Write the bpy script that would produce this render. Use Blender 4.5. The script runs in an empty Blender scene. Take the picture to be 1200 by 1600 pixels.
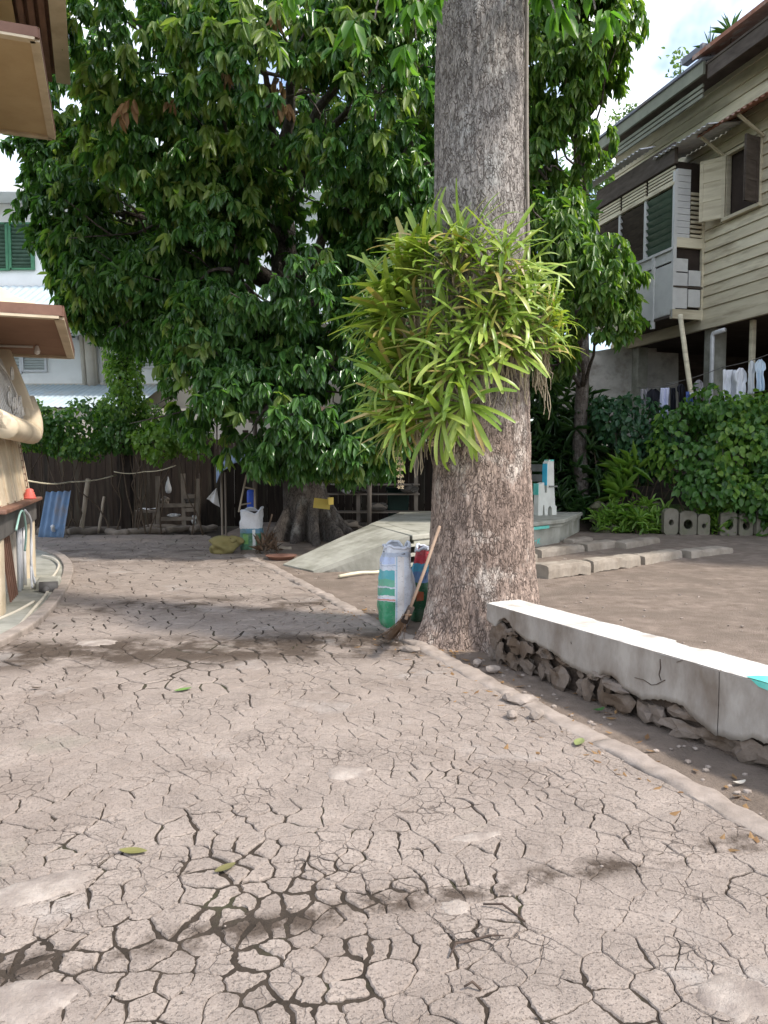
import bpy, math, random
import numpy as np
from mathutils import Vector, Matrix, noise as mn
random.seed(7); RNG = np.random.default_rng(7)
sc = bpy.context.scene
R = math.radians

# ------------------------------------------------------------------ camera
CAM_Z = 1.5; FPX = 1200.0; PITCH = math.atan(75/1200)
cam_d = bpy.data.cameras.new('camera'); cam = bpy.data.objects.new('camera', cam_d)
sc.collection.objects.link(cam); sc.camera = cam
cam.location = (0, 0, CAM_Z); cam.rotation_euler = (math.pi/2 - PITCH, 0, 0)
cam_d.sensor_fit = 'VERTICAL'; cam_d.sensor_height = 24; cam_d.lens = 24*FPX/1600
cam_d.clip_start = 0.05; cam_d.clip_end = 3000

# ------------------------------------------------------------------ world, sun, exposure
SUN_EL = R(51); SUN_DIR = Vector((.92, -.39, 0)).normalized()
world = bpy.data.worlds.new('World'); sc.world = world; world.use_nodes = True
wn = world.node_tree; wn.nodes.clear()
def wnode(t, **kw):
    n = wn.nodes.new(t)
    for k, v in kw.items(): setattr(n, k, v)
    return n
sky = wnode('ShaderNodeTexSky', sky_type='NISHITA', sun_disc=False, sun_elevation=SUN_EL,
            sun_rotation=math.atan2(SUN_DIR.x, SUN_DIR.y), air_density=1.0, dust_density=1.5, ozone_density=1.0)
tc = wnode('ShaderNodeTexCoord'); nz = wnode('ShaderNodeTexNoise')
nz.inputs['Scale'].default_value = 2.6; nz.inputs['Detail'].default_value = 6; nz.inputs['Roughness'].default_value = .55
wn.links.new(tc.outputs['Generated'], nz.inputs['Vector'])
cr = wnode('ShaderNodeValToRGB'); cr.color_ramp.elements[0].position = .45; cr.color_ramp.elements[1].position = .66
wn.links.new(nz.outputs['Fac'], cr.inputs['Fac'])
mx = wnode('ShaderNodeMixRGB'); mx.inputs['Color2'].default_value = (10.5, 10.6, 10.8, 1)
wn.links.new(cr.outputs['Color'], mx.inputs['Fac']); wn.links.new(sky.outputs['Color'], mx.inputs['Color1'])
bg = wnode('ShaderNodeBackground'); bg.inputs['Strength'].default_value = .15
wo = wnode('ShaderNodeOutputWorld')
wn.links.new(mx.outputs['Color'], bg.inputs['Color']); wn.links.new(bg.outputs['Background'], wo.inputs['Surface'])
sun_d = bpy.data.lights.new('sun', 'SUN'); sun_d.energy = 2.5; sun_d.angle = R(5); sun_d.color = (1.0, .93, .84)
sun = bpy.data.objects.new('sun', sun_d); sc.collection.objects.link(sun)
sdir = Vector((SUN_DIR.x*math.cos(SUN_EL), SUN_DIR.y*math.cos(SUN_EL), math.sin(SUN_EL)))
sun.rotation_euler = sdir.to_track_quat('Z', 'Y').to_euler(); sun.location = sdir*40
vs = sc.view_settings; vs.view_transform = 'Standard'; vs.look = 'None'; vs.gamma = 1; vs.use_curve_mapping = False
vs.exposure = 1.04

# ------------------------------------------------------------------ photo geometry: a pixel at a known distance, or on the ground
CP, SP = math.cos(PITCH), math.sin(PITCH)
def ray(px, py):
    u, v = (px-600)/FPX, (800-py)/FPX
    return Vector((u, CP+v*SP, -SP+v*CP))
def P(px, py, Y):
    d = ray(px, py); return Vector((0, 0, CAM_Z)) + d*(Y/d.y)
def G(px, py, z=0.0):
    d = ray(px, py); return Vector((0, 0, CAM_Z)) + d*((z-CAM_Z)/d.z)
def onplane(px, py, p0, n):
    d = ray(px, py); o = Vector((0, 0, CAM_Z)); t = (p0-o).dot(n)/d.dot(n); return o+d*t

# ------------------------------------------------------------------ materials
def _mat(name):
    m = bpy.data.materials.new(name); m.use_nodes = True; m.node_tree.nodes.clear(); return m, m.node_tree
class NT:
    def __init__(s, nt): s.nt = nt
    def n(s, t, props=None, **inp):
        nd = s.nt.nodes.new('ShaderNode'+t)
        for k, v in (props or {}).items(): setattr(nd, k, v)
        for k, v in inp.items():
            key = int(k[1:]) if k[0] == 'i' and k[1:].isdigit() else k.replace('_', ' ')
            s.set(nd.inputs[key], v)
        return nd
    def set(s, sock, v):
        if isinstance(v, bpy.types.NodeSocket): s.nt.links.new(v, sock)
        elif hasattr(sock.default_value, '__len__') and not isinstance(v, (int, float)):
            v = tuple(v); sock.default_value = v+(1,) if len(sock.default_value) == 4 and len(v) == 3 else v
        else: sock.default_value = v
    def pos(s, sx=1, sy=1, sz=1):
        g = s.n('NewGeometry').outputs['Position']
        return s.n('Mapping', Vector=g, Scale=(sx, sy, sz)).outputs['Vector']
    def obj(s, sx=1, sy=1, sz=1):
        g = s.n('TexCoord').outputs['Object']
        return s.n('Mapping', Vector=g, Scale=(sx, sy, sz)).outputs['Vector']
    def noise(s, vec, scale, detail=4, rough=.55): return s.n('TexNoise', Vector=vec, Scale=scale, Detail=detail, Roughness=rough).outputs['Fac']
    def ramp(s, fac, lo, hi, c0=(0, 0, 0), c1=(1, 1, 1)):
        r = s.n('ValToRGB', Fac=fac); e = r.color_ramp.elements
        e[0].position, e[1].position = lo, hi; e[0].color = tuple(c0)+(1,); e[1].color = tuple(c1)+(1,)
        return r.outputs['Color']
    def mix(s, fac, a, b, mode='MIX'):
        return s.n('MixRGB', {'blend_type': mode}, Fac=fac, Color1=a, Color2=b).outputs['Color']
    def math(s, op, a, b=0.0, c=0.0):
        return s.n('Math', {'operation': op}, i0=a, i1=b, i2=c).outputs[0]
    def bump(s, h, strength, dist=.01): return s.n('Bump', Height=h, Strength=strength, Distance=dist).outputs['Normal']
    def out(s, shader): s.n('OutputMaterial', Surface=shader)
    def pbr(s, col, rough=.8, normal=None, spec=.3, metallic=0.0):
        b = s.n('BsdfPrincipled', Base_Color=col, Roughness=rough, Metallic=metallic, IOR=1.45)
        b.inputs['Specular IOR Level'].default_value = spec
        if normal is not None: s.set(b.inputs['Normal'], normal)
        return b.outputs['BSDF']
def surf(name, c1, c2, scale=6, rough=.8, bump=.25, bscale=60, bdist=.006, stretch=(1, 1, 1), c3=None, s3=1.3, lim3=(.52, .68), spec=.3, metallic=0.0, space='pos', rnd=0.0):
    m, nt = _mat(name); k = NT(nt)
    v = getattr(k, space)(*stretch)
    col = k.ramp(k.noise(v, scale, 6, .62), .32, .68, c1, c2)
    if c3: col = k.mix(k.ramp(k.noise(v, s3, 5, .6), *lim3), col, c3)
    if rnd: col = k.mix(k.math('MULTIPLY', k.n('ObjectInfo').outputs['Random'], rnd), col, c3 or c1)
    h = k.noise(v, bscale, 6, .65)
    k.out(k.pbr(col, rough, k.bump(h, bump, bdist), spec, metallic)); return m
def leafmat(name, cols, trans=.35, rough=.38, tcol=None):
    m, nt = _mat(name); k = NT(nt)
    rnd = k.n('NewGeometry').outputs['Random Per Island']
    r = k.n('ValToRGB', Fac=rnd); e = r.color_ramp.elements
    while len(e) < len(cols): e.new(.5)
    for i, c in enumerate(cols): e[i].position = i/(len(cols)-1); e[i].color = tuple(c)+(1,)
    col = r.outputs['Color']
    p = k.pbr(col, rough, None, .45)
    t = k.n('BsdfTranslucent', Color=k.mix(1.0, col, tcol or (1.9, 2.1, .75), 'MULTIPLY'))
    k.out(k.n('MixShader', Fac=trans, i1=p, i2=t.outputs[0]).outputs[0]); return m

# ------------------------------------------------------------------ mesh helpers
COL = sc.collection
WLOC = {}
def tag(o, label=None, cat=None, group=None, kind=None):
    if label: o['label'] = label
    if cat: o['category'] = cat
    if group: o['group'] = group
    if kind: o['kind'] = kind
    return o
def thing(name, label, cat, loc, group=None, kind=None):
    o = bpy.data.objects.new(name, None); COL.objects.link(o); o.empty_display_size = .1
    o.location = loc; WLOC[o.name] = Vector(loc); return tag(o, label, cat, group, kind)
def link(name, me, parent=None, loc=None, mat=None, smooth=False, kind=None):
    if mat is not None and not me.materials: me.materials.append(mat)
    if smooth:
        me.polygons.foreach_set('use_smooth', np.ones(len(me.polygons), dtype=bool))
    o = bpy.data.objects.new(name, me); COL.objects.link(o)
    if parent is not None: o.parent = parent
    if loc is not None: o.location = loc
    if kind: o['kind'] = kind
    return o
class MB:
    def __init__(s): s.v = []; s.f = []
    def add(s, vs, fs):
        b = len(s.v); s.v.extend([tuple(x) for x in vs]); s.f.extend([tuple(b+i for i in f) for f in fs]); return s
    def box(s, c, size, M=None):
        hx, hy, hz = size[0]/2, size[1]/2, size[2]/2
        vs = [Vector((x, y, z)) for x in (-hx, hx) for y in (-hy, hy) for z in (-hz, hz)]
        if M is not None: vs = [M @ q for q in vs]
        c = Vector(c)
        return s.add([c+q for q in vs], [(0, 1, 3, 2), (4, 6, 7, 5), (0, 4, 5, 1), (2, 3, 7, 6), (0, 2, 6, 4), (1, 5, 7, 3)])
    def beam(s, p, q, w, h, up=(0, 0, 1)):
        p, q = Vector(p), Vector(q); d = q-p; L = d.length; d = d.normalized(); u = Vector(up)
        if abs(d.dot(u)) > .98: u = Vector((0, 1, 0))
        x = d.cross(u).normalized(); z = x.cross(d).normalized()
        M = Matrix((x, d, z)).transposed()
        return s.box((p+q)/2, (w, L, h), M)
    def prism(s, poly, z0, z1, f=lambda x, y, z: (x, y, z)):
        n = len(poly)
        vs = [f(x, y, z0) for x, y in poly]+[f(x, y, z1) for x, y in poly]
        fs = [tuple(range(n-1, -1, -1)), tuple(range(n, 2*n))]+[(i, (i+1) % n, n+(i+1) % n, n+i) for i in range(n)]
        return s.add(vs, fs)
    def tube(s, pts, r, n=8, caps=True):
        pts = [Vector(p) for p in pts]; m = len(pts)
        rs = [r]*m if isinstance(r, (int, float)) else list(r)
        vs = []; prev = None
        for i, p in enumerate(pts):
            d = (pts[min(i+1, m-1)]-pts[max(i-1, 0)]).normalized()
            if prev is None:
                u = Vector((0, 0, 1)) if abs(d.z) < .9 else Vector((1, 0, 0)); x = d.cross(u).normalized()
            else: x = (prev-d*prev.dot(d)).normalized()
            prev = x; y = d.cross(x)
            for k in range(n):
                a = 2*math.pi*k/n; vs.append(p+(x*math.cos(a)+y*math.sin(a))*rs[i])
        fs = [(i*n+k, i*n+(k+1) % n, (i+1)*n+(k+1) % n, (i+1)*n+k) for i in range(m-1) for k in range(n)]
        if caps: fs += [tuple(range(n-1, -1, -1)), tuple((m-1)*n+k for k in range(n))]
        return s.add(vs, fs)
    def grid(s, fn, nu, nv, closed=False):
        vs = [fn(i/(nu-(0 if closed else 1)), j/(nv-1)) for j in range(nv) for i in range(nu)]
        fs = [(j*nu+i, j*nu+(i+1) % nu, (j+1)*nu+(i+1) % nu, (j+1)*nu+i) for j in range(nv-1) for i in range(nu if closed else nu-1)]
        return s.add(vs, fs)
    def lathe(s, prof, c, n=16, cap=True):
        c = Vector(c); m = len(prof)
        vs = [c+Vector((r*math.cos(2*math.pi*k/n), r*math.sin(2*math.pi*k/n), z)) for r, z in prof for k in range(n)]
        fs = [(i*n+k, i*n+(k+1) % n, (i+1)*n+(k+1) % n, (i+1)*n+k) for i in range(m-1) for k in range(n)]
        if cap: fs += [tuple(range(n-1, -1, -1)), tuple((m-1)*n+k for k in range(n))]
        return s.add(vs, fs)
    def rock(s, c, size, seed=0, rot=0, sub=2, rough=.22):
        import bmesh
        bm = bmesh.new(); bmesh.ops.create_icosphere(bm, subdivisions=sub, radius=1)
        off = Vector((seed*3.7, seed*1.3, seed*7.1)); cz, sz_ = math.cos(rot), math.sin(rot); out = []
        for q in bm.verts:
            d = q.co.normalized(); k = 1+rough*2*(mn.noise(d*1.3+off))+rough*.7*mn.noise(d*3.3+off)
            k = min(k, 1.12)
            x, y, z = d.x*k*size[0], d.y*k*size[1], d.z*k*size[2]
            out.append((c[0]+x*cz-y*sz_, c[1]+x*sz_+y*cz, c[2]+z))
        fs = [tuple(w.index for w in f.verts) for f in bm.faces]; bm.free()
        return s.add(out, fs)
    def build(s, name, mat, parent=None, smooth=False, bevel=0.0, kind=None, solid=0.0, origin=None):
        if parent is not None: o3 = WLOC[parent.name]; oloc = None
        elif origin is not None: o3 = Vector(origin); oloc = o3
        else:
            a = np.array([tuple(q) for q in s.v]); lo, hi = a.min(0), a.max(0)
            o3 = Vector(((lo[0]+hi[0])/2, (lo[1]+hi[1])/2, lo[2])); oloc = o3
        me = bpy.data.meshes.new(name)
        me.from_pydata([(q[0]-o3.x, q[1]-o3.y, q[2]-o3.z) for q in s.v], [], s.f); me.update()
        o = link(name, me, parent, oloc, mat, smooth, kind)
        WLOC[o.name] = Vector(o3)
        if bevel: b = o.modifiers.new('bevel', 'BEVEL'); b.width = bevel; b.segments = 2; b.limit_method = 'ANGLE'
        if solid: b = o.modifiers.new('solid', 'SOLIDIFY'); b.thickness = solid; b.offset = 0
        return o
def wob(p, q, n, amp, seed=0, sag=0):
    p, q = Vector(p), Vector(q); out = []
    for i in range(n+1):
        t = i/n; a = p.lerp(q, t); k = math.sin(math.pi*t)
        out.append(a+Vector((mn.noise(Vector((t*3, seed, 1.1))), mn.noise(Vector((t*3, seed, 5.1))), mn.noise(Vector((t*3, seed, 9.1)))))*amp*min(1, k*2)-Vector((0, 0, sag*k)))
    return out
def fastmesh(name, V, F4=None, F3=None):
    V = np.asarray(V, dtype=np.float32); me = bpy.data.meshes.new(name)
    me.vertices.add(len(V)); me.vertices.foreach_set('co', V.ravel())
    loops = []; starts = []; tot = 0
    for F, k in ((F4, 4), (F3, 3)):
        if F is None or len(F) == 0: continue
        F = np.asarray(F, dtype=np.int32); loops.append(F.ravel()); starts.append(tot+np.arange(len(F))*k); tot += F.size
    L = np.concatenate(loops); S = np.concatenate(starts).astype(np.int32)
    me.loops.add(len(L)); me.loops.foreach_set('vertex_index', L)
    me.polygons.add(len(S)); me.polygons.foreach_set('loop_start', S)
    me.update(calc_edges=True); me.validate(); return me
def nrm(a): return a/np.maximum(np.linalg.norm(a, axis=1, keepdims=True), 1e-9)
# leaf = six outline points folded along the midrib, two quads
LEAF = np.array([[0, 0, 0], [.42, .28, .10], [.40, .66, .04], [0, 1, -.16], [-.40, .66, .04], [-.42, .28, .10]])
LEAFQ = np.array([[0, 1, 2, 3], [0, 3, 4, 5]])
def leaves(name, mat, parent, C, D, U, L, W, kind='stuff', template=LEAF, quads=LEAFQ):
    C, D, U = map(np.asarray, (C, D, U)); N = len(C); D = nrm(D)
    X = nrm(np.cross(D, U)); Z = np.cross(X, D)
    T = template
    V = C[:, None, :]+X[:, None, :]*(T[None, :, 0, None]*W[:, None, None])+D[:, None, :]*(T[None, :, 1, None]*L[:, None, None])+Z[:, None, :]*(T[None, :, 2, None]*L[:, None, None])
    F = (quads[None]+(np.arange(N)*len(T))[:, None, None]).reshape(-1, 4)
    o3 = np.array(WLOC[parent.name]) if parent is not None else C.mean(0)
    me = fastmesh(name, V.reshape(-1, 3)-o3, F)
    o = link(name, me, parent, None if parent is not None else tuple(o3), mat, True, kind); WLOC[o.name] = Vector(o3); return o
def bunches(T, O, per=9, L=.24, droop=.5, spread=.85, wr=.42, jit=.02):
    """leaf bunches: T tips, O outward directions -> leaf arrays"""
    T, O = np.asarray(T), nrm(np.asarray(O)); M = len(T); n = M*per
    t = np.repeat(T, per, 0); o = np.repeat(O, per, 0)
    a = nrm(np.cross(o, np.array([0.13, .21, 1.0]))); b = np.cross(o, a)
    ph = np.tile(np.arange(per)*2*math.pi/per, M)+RNG.uniform(-.35, .35, n)
    rad = a*np.cos(ph)[:, None]+b*np.sin(ph)[:, None]
    D = o*RNG.uniform(.1, .6, n)[:, None]+rad*spread*RNG.uniform(.6, 1.15, n)[:, None]; D[:, 2] -= droop*RNG.uniform(.5, 1.5, n)
    D = nrm(D)
    U = o*.6+np.array([0, 0, 1.0])+RNG.normal(0, .35, (n, 3))
    l = L*RNG.uniform(.45, 1.3, n)*np.repeat(RNG.uniform(.75, 1.2, M), per)
    C = t+rad*jit+o*RNG.uniform(-.10, .06, n)[:, None]*L*3
    return C, D, U, l, l*wr*RNG.uniform(.85, 1.15, n)
def fields(pts, sc_, off=0.0): return np.array([mn.noise(Vector((p[0]*sc_+off, p[1]*sc_, p[2]*sc_))) for p in pts])
# ------------------------------------------------------------------ ground, road, kerb, yard
m_soil = surf('soil', (.030, .023, .017), (.062, .047, .035), 9, .95, .8, 90, .012, c3=(.055, .058, .028), s3=2.2, lim3=(.55, .7))
m_dirt = surf('yard_dirt', (.16, .124, .098), (.29, .232, .19), 5, .95, 1.0, 60, .02, c3=(.17, .135, .108), s3=1.4, lim3=(.42, .66))
m_kerb = surf('kerb_concrete', (.235, .195, .165), (.36, .305, .265), 7, .9, .6, 80, .008, c3=(.20, .17, .145), s3=2.5)
m_conc = surf('weathered_concrete', (.27, .265, .225), (.37, .36, .31), 5, .9, .5, 90, .006, c3=(.17, .17, .135), s3=1.8, lim3=(.5, .72))
def road_material():
    m, nt = _mat('cracked_concrete'); k = NT(nt); v = k.pos()
    rnd = k.n('ObjectInfo').outputs['Random']
    col = k.ramp(k.noise(v, 2.2, 8, .65), .30, .70, (.195, .157, .131), (.355, .296, .254))
    col = k.mix(k.math('MULTIPLY', k.ramp(k.noise(v, 19, 8, .74), .42, .68), .7), col, (.39, .33, .285)); col = k.mix(k.math('MULTIPLY', k.ramp(k.noise(v, 33, 7, .74), .55, .70), .55), col, (.155, .122, .104))
    col = k.mix(.42, col, k.ramp(k.noise(v, 150, 5, .75), .3, .7, (.15, .121, .10), (.44, .378, .33)))
    col = k.mix(k.math('MULTIPLY', k.ramp(k.noise(v, .75, 8, .7), .50, .66), .5), col, (.20, .155, .125))
    # dark silt stains on drainage line and near joint; blotchy darker bands farther back
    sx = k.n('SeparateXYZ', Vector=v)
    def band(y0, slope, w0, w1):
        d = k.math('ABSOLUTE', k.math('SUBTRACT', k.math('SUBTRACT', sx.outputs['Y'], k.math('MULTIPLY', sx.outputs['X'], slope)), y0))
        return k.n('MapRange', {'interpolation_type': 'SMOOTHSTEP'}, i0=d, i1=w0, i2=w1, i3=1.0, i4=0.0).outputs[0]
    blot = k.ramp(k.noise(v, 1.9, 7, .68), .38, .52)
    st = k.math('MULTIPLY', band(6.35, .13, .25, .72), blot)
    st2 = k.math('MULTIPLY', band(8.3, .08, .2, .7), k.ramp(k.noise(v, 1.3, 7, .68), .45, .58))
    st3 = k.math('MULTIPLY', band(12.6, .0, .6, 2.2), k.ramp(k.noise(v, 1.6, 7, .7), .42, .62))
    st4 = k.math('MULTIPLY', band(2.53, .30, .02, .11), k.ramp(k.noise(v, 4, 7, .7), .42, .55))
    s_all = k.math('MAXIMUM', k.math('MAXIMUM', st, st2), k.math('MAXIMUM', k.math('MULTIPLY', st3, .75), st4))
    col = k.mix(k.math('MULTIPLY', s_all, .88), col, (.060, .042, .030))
    # greenish and pale cement smears
    col = k.mix(k.math('MULTIPLY', k.ramp(k.noise(v, .9, 5, .6), .60, .72), .35), col, (.235, .24, .185))
    col = k.mix(k.math('MULTIPLY', k.ramp(k.noise(v, 1.45, 5, .6), .60, .70), .5), col, (.40, .365, .335))
    # hair cracks
    wv = k.n('MixRGB', {'blend_type': 'ADD'}, Fac=.10, Color1=v, Color2=k.n('TexNoise', Vector=v, Scale=7, Detail=4).outputs['Color']).outputs['Color']
    vor = k.n('TexVoronoi', {'feature': 'DISTANCE_TO_EDGE'}, Vector=wv, Scale=11.0).outputs['Distance']
    hair = k.math('MULTIPLY', k.ramp(vor, .008, .03, (1, 1, 1), (0, 0, 0)), k.ramp(k.noise(v, 2.4, 3), .50, .64))
    col = k.mix(k.math('MULTIPLY', hair, .6), col, (.08, .06, .048))
    h = k.math('ADD', k.math('ADD', k.math('MULTIPLY', k.noise(v, 60, 8, .78), k.ramp(k.noise(v, 4, 4), .35, .65, (.35,)*3, (1.2,)*3)), k.math('MULTIPLY', k.ramp(k.noise(v, 75, 3, .6), .34, .44), .5)), k.math('MULTIPLY', k.noise(v, 9, 5, .6), 2.2))
    h = k.math('SUBTRACT', h, k.math('MULTIPLY', hair, 1.2))
    rough = k.ramp(s_all, 0, 1, (.88,)*3, (.7,)*3)
    k.out(k.pbr(col, rough, k.bump(h, .9, .010), .2)); return m
m_road = road_material()

gb = MB(); gb.add([(-400, -400, -.05), (400, -400, -.05), (400, 400, -.05), (-400, 400, -.05)], [(0, 1, 2, 3)])
tag(gb.build('ground', m_soil), kind='structure')

KA, KB = Vector((-2.33, 12.6, 0)), Vector((2.32, 1.0, 0))            # right-hand edge of the road
kd = (KB-KA).normalized(); kn = Vector((-kd.y, kd.x, 0))             # kn points to the yard side (+x)
if kn.x < 0: kn = -kn
rb = MB(); rb.add([(-9, .2, -.0065), (KB.x+.1, .2, -.0065), (KA.x-1.2+.2, 15.9, -.0065), (-9, 15.9, -.0065)], [(0, 1, 2, 3)])
road = tag(rb.build('road', m_soil, origin=(0, 0, 0)), kind='structure')

# the concrete has broken into plates: Voronoi plates with wobbly shared edges and open joints of uneven width
J1 = (Vector((-1.35, 2.13)), Vector((.25, 2.66)))                      # wide old joint across the foreground
def frag_density(y): return .106 if y < 3.0 else (.15 if y < 4.6 else (.19 if y < 8.5 else .27))
seeds = []; rs0 = random.Random(5)
cell = {}
def try_seed(x, y, r):
    g = .1; cx, cy = int(math.floor(x/g)), int(math.floor(y/g)); n = int(r/g)+1
    for i in range(cx-n, cx+n+1):
        for j in range(cy-n, cy+n+1):
            for q in cell.get((i, j), ()):
                if (q[0]-x)**2+(q[1]-y)**2 < r*r: return
    cell.setdefault((cx, cy), []).append((x, y)); seeds.append((x, y))
for k in range(16):
    t = -.1+(k+rs0.uniform(-.45, .45))/16*1.25; a = J1[0].lerp(J1[1], t); d = (J1[1]-J1[0]).normalized(); n_ = Vector((-d.y, d.x))
    for s_ in (-1, 1):
        if rs0.random() < .8: try_seed(*(a+n_*.055*s_+d*rs0.uniform(-.04, .04)), .05)
rs = random.Random(11)
for _ in range(42000):
    y = 1.2+14.5*rs.random()**1.5; x = rs.uniform(-.5*y-1.0, min(.5*y+1.0, KA.x+(KA.y-y)/(KA.y-KB.y)*(KB.x-KA.x)+.2))
    try_seed(x, y, frag_density(y)*max(.42, .62+.9*rs.random()*rs.random()+.75*mn.noise(Vector((x*.9, y*.9, 3)))))
S = np.array(seeds)
def clip(poly, n, c):
    out = []; m = len(poly)
    for i in range(m):
        a, b = poly[i], poly[(i+1) % m]; da, db = a[0]*n[0]+a[1]*n[1]-c, b[0]*n[0]+b[1]*n[1]-c
        if da <= 0: out.append(a)
        if (da < 0 < db) or (db < 0 < da):
            t = da/(da-db); out.append((a[0]+(b[0]-a[0])*t, a[1]+(b[1]-a[1])*t))
    return out
def warp(x, y):
    a = Vector((x*4.5, y*4.5, 0)); b = Vector((x*17, y*17, 4))
    c = Vector((x*52, y*52, 8)); return (x+.035*mn.noise(a)+.016*mn.noise(b)+.006*mn.noise(c), y+.035*mn.noise(a+Vector((7, 3, 1)))+.016*mn.noise(b+Vector((5, 9, 2)))+.006*mn.noise(c+Vector((3, 8, 5))))
def gapw(x, y):
    w = .00025+.0022*max(0, mn.noise(Vector((x*1.6, y*1.6, 31)))-.02)
    f = mn.noise(Vector((x*1.1+4, y*1.1, 2.2)))*.75+mn.noise(Vector((x*4.2, y*4.2, 8)))*.6-.10
    near = 1.0 if y < 3.1 else max(.22, 1-(y-3.1)*.7)
    if y > 3.4: w += min(1, (y-3.4)/1.0)*.0026
    if y > 4.6: near = min(1.0, .3+(y-4.6)*.6); w += min(1, (y-4.6)/1.2)*(.0042+.012*max(0, mn.noise(Vector((x*2.2, y*2.2, 41)))+.08))
    rgt = .45 if x > .5+.25*(3-y) else 1.0; near *= rgt
    w += max(0, f-.02)*.026*near
    if y < 3.2: w += max(0, mn.noise(Vector((x*6, y*6, 5)))-.10)*.026*rgt+max(0, mn.noise(Vector((x*1.7+2, y*1.7, 15))))*.0035*rgt
    d = J1[1]-J1[0]; t = max(-.1, min(1.1, (Vector((x, y))-J1[0]).dot(d)/d.length_squared)); e = (Vector((x, y))-J1[0]-d*t).length
    w += .013*max(0, 1-e/.10)*(.5+.9*abs(mn.noise(Vector((x*5, y*5, 1)))))
    w *= .55+.9*abs(mn.noise(Vector((x*38, y*38, 12))))+.3*abs(mn.noise(Vector((x*90, y*90, 2))))
    return min(w*.8, .018)
frags = []
for i in range(len(S)):
    p = S[i]; dd = ((S-p)**2).sum(1); idx = np.argsort(dd)[1:22]
    poly = [(p[0]-.6, p[1]-.6), (p[0]+.6, p[1]-.6), (p[0]+.6, p[1]+.6), (p[0]-.6, p[1]+.6)]
    for j in idx:
        q = S[j]; n_ = q-p; poly = clip(poly, n_, (n_*(p+q)/2).sum())
        if len(poly) < 3: break
    poly = clip(poly, (kn.x, kn.y), kn.x*KA.x+kn.y*KA.y+.02)
    if len(poly) < 3: continue
    step = .013 if p[1] < 2.8 else (.02 if p[1] < 3.6 else (.035 if p[1] < 5 else .08))
    if p[1] < 3.8:       # broken-off corners: small holes where plates meet
        q = []
        for a, b in zip(poly, poly[1:]+poly[:1]):
            L = math.hypot(b[0]-a[0], b[1]-a[1]); c_ = min(.42, (.002+.034*max(0, mn.noise(Vector((a[0]*1.5, a[1]*1.5, 2.2)))+.05)*(.3+1.4*abs(mn.noise(Vector((a[0]*11, a[1]*11, 2))))))*(1 if p[0] < .55 else .4)/max(L, .001)); q += [(a[0]+(b[0]-a[0])*c_, a[1]+(b[1]-a[1])*c_), (b[0]+(a[0]-b[0])*c_, b[1]+(a[1]-b[1])*c_)]
        poly = q
    ring = []
    for a, b in zip(poly, poly[1:]+poly[:1]):
        L = math.hypot(b[0]-a[0], b[1]-a[1]); m = max(1, int(round(L/step)))
        if L < .004: continue
        for k in range(m): ring.append(warp(a[0]+(b[0]-a[0])*k/m, a[1]+(b[1]-a[1])*k/m))
    n = len(ring)
    if n < 4: continue
    ins = []
    for k in range(n):
        a, b = ring[k-1], ring[(k+1) % n]; tx, ty = b[0]-a[0], b[1]-a[1]; L = math.hypot(tx, ty) or 1
        w = gapw(*ring[k]); ins.append((ring[k][0]-ty/L*w, ring[k][1]+tx/L*w, w))
    frags.append((p, ins))
frags.sort(key=lambda f: f[0][1]+abs(f[0][0])*.3 + (50 if abs(f[0][0]) > .5*f[0][1]+.05 else 0))
far = MB()
for i, (p, ring) in enumerate(frags):
    n = len(ring); wm = sum(r[2] for r in ring)/n; loose = min(1, wm/.008)
    tx, ty = rs.gauss(0, .006)*(.25+loose), rs.gauss(0, .006)*(.25+loose); dz = max(-.002, rs.gauss(.0005, .0016)*(.3+loose))
    bv = .003+.003*loose
    cx, cy = p
    top = []; rim = []; bot = []
    for x, y, w in ring:
        z = dz+(x-cx)*tx+(y-cy)*ty+.004*mn.noise(Vector((x*.9, y*.9, 6)))
        L = math.hypot(x-cx, y-cy) or 1; k = 1-bv/L
        rim.append((x, y, z-.0035-.003*loose)); top.append((cx+(x-cx)*k, cy+(y-cy)*k, z)); bot.append((x, y, -.032))
    fs = [tuple(range(2*n, 3*n))]+[(k, (k+1) % n, n+(k+1) % n, n+k) for k in range(n)]+[(n+k, n+(k+1) % n, 2*n+(k+1) % n, 2*n+k) for k in range(n)]
    b = MB() if i < 300 else far
    b.add(bot+rim+top, fs)
    if i < 300:
        me = bpy.data.meshes.new('slab_fragment'); me.from_pydata([(q[0]-cx, q[1]-cy, q[2]) for q in b.v], [], b.f)
        link('slab_fragment', me, road, (cx, cy, 0.0), m_road)
WLOC[road.name] = Vector((0, 0, 0))
far.build('slab_fragments', m_road, road, kind='stuff')

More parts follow.
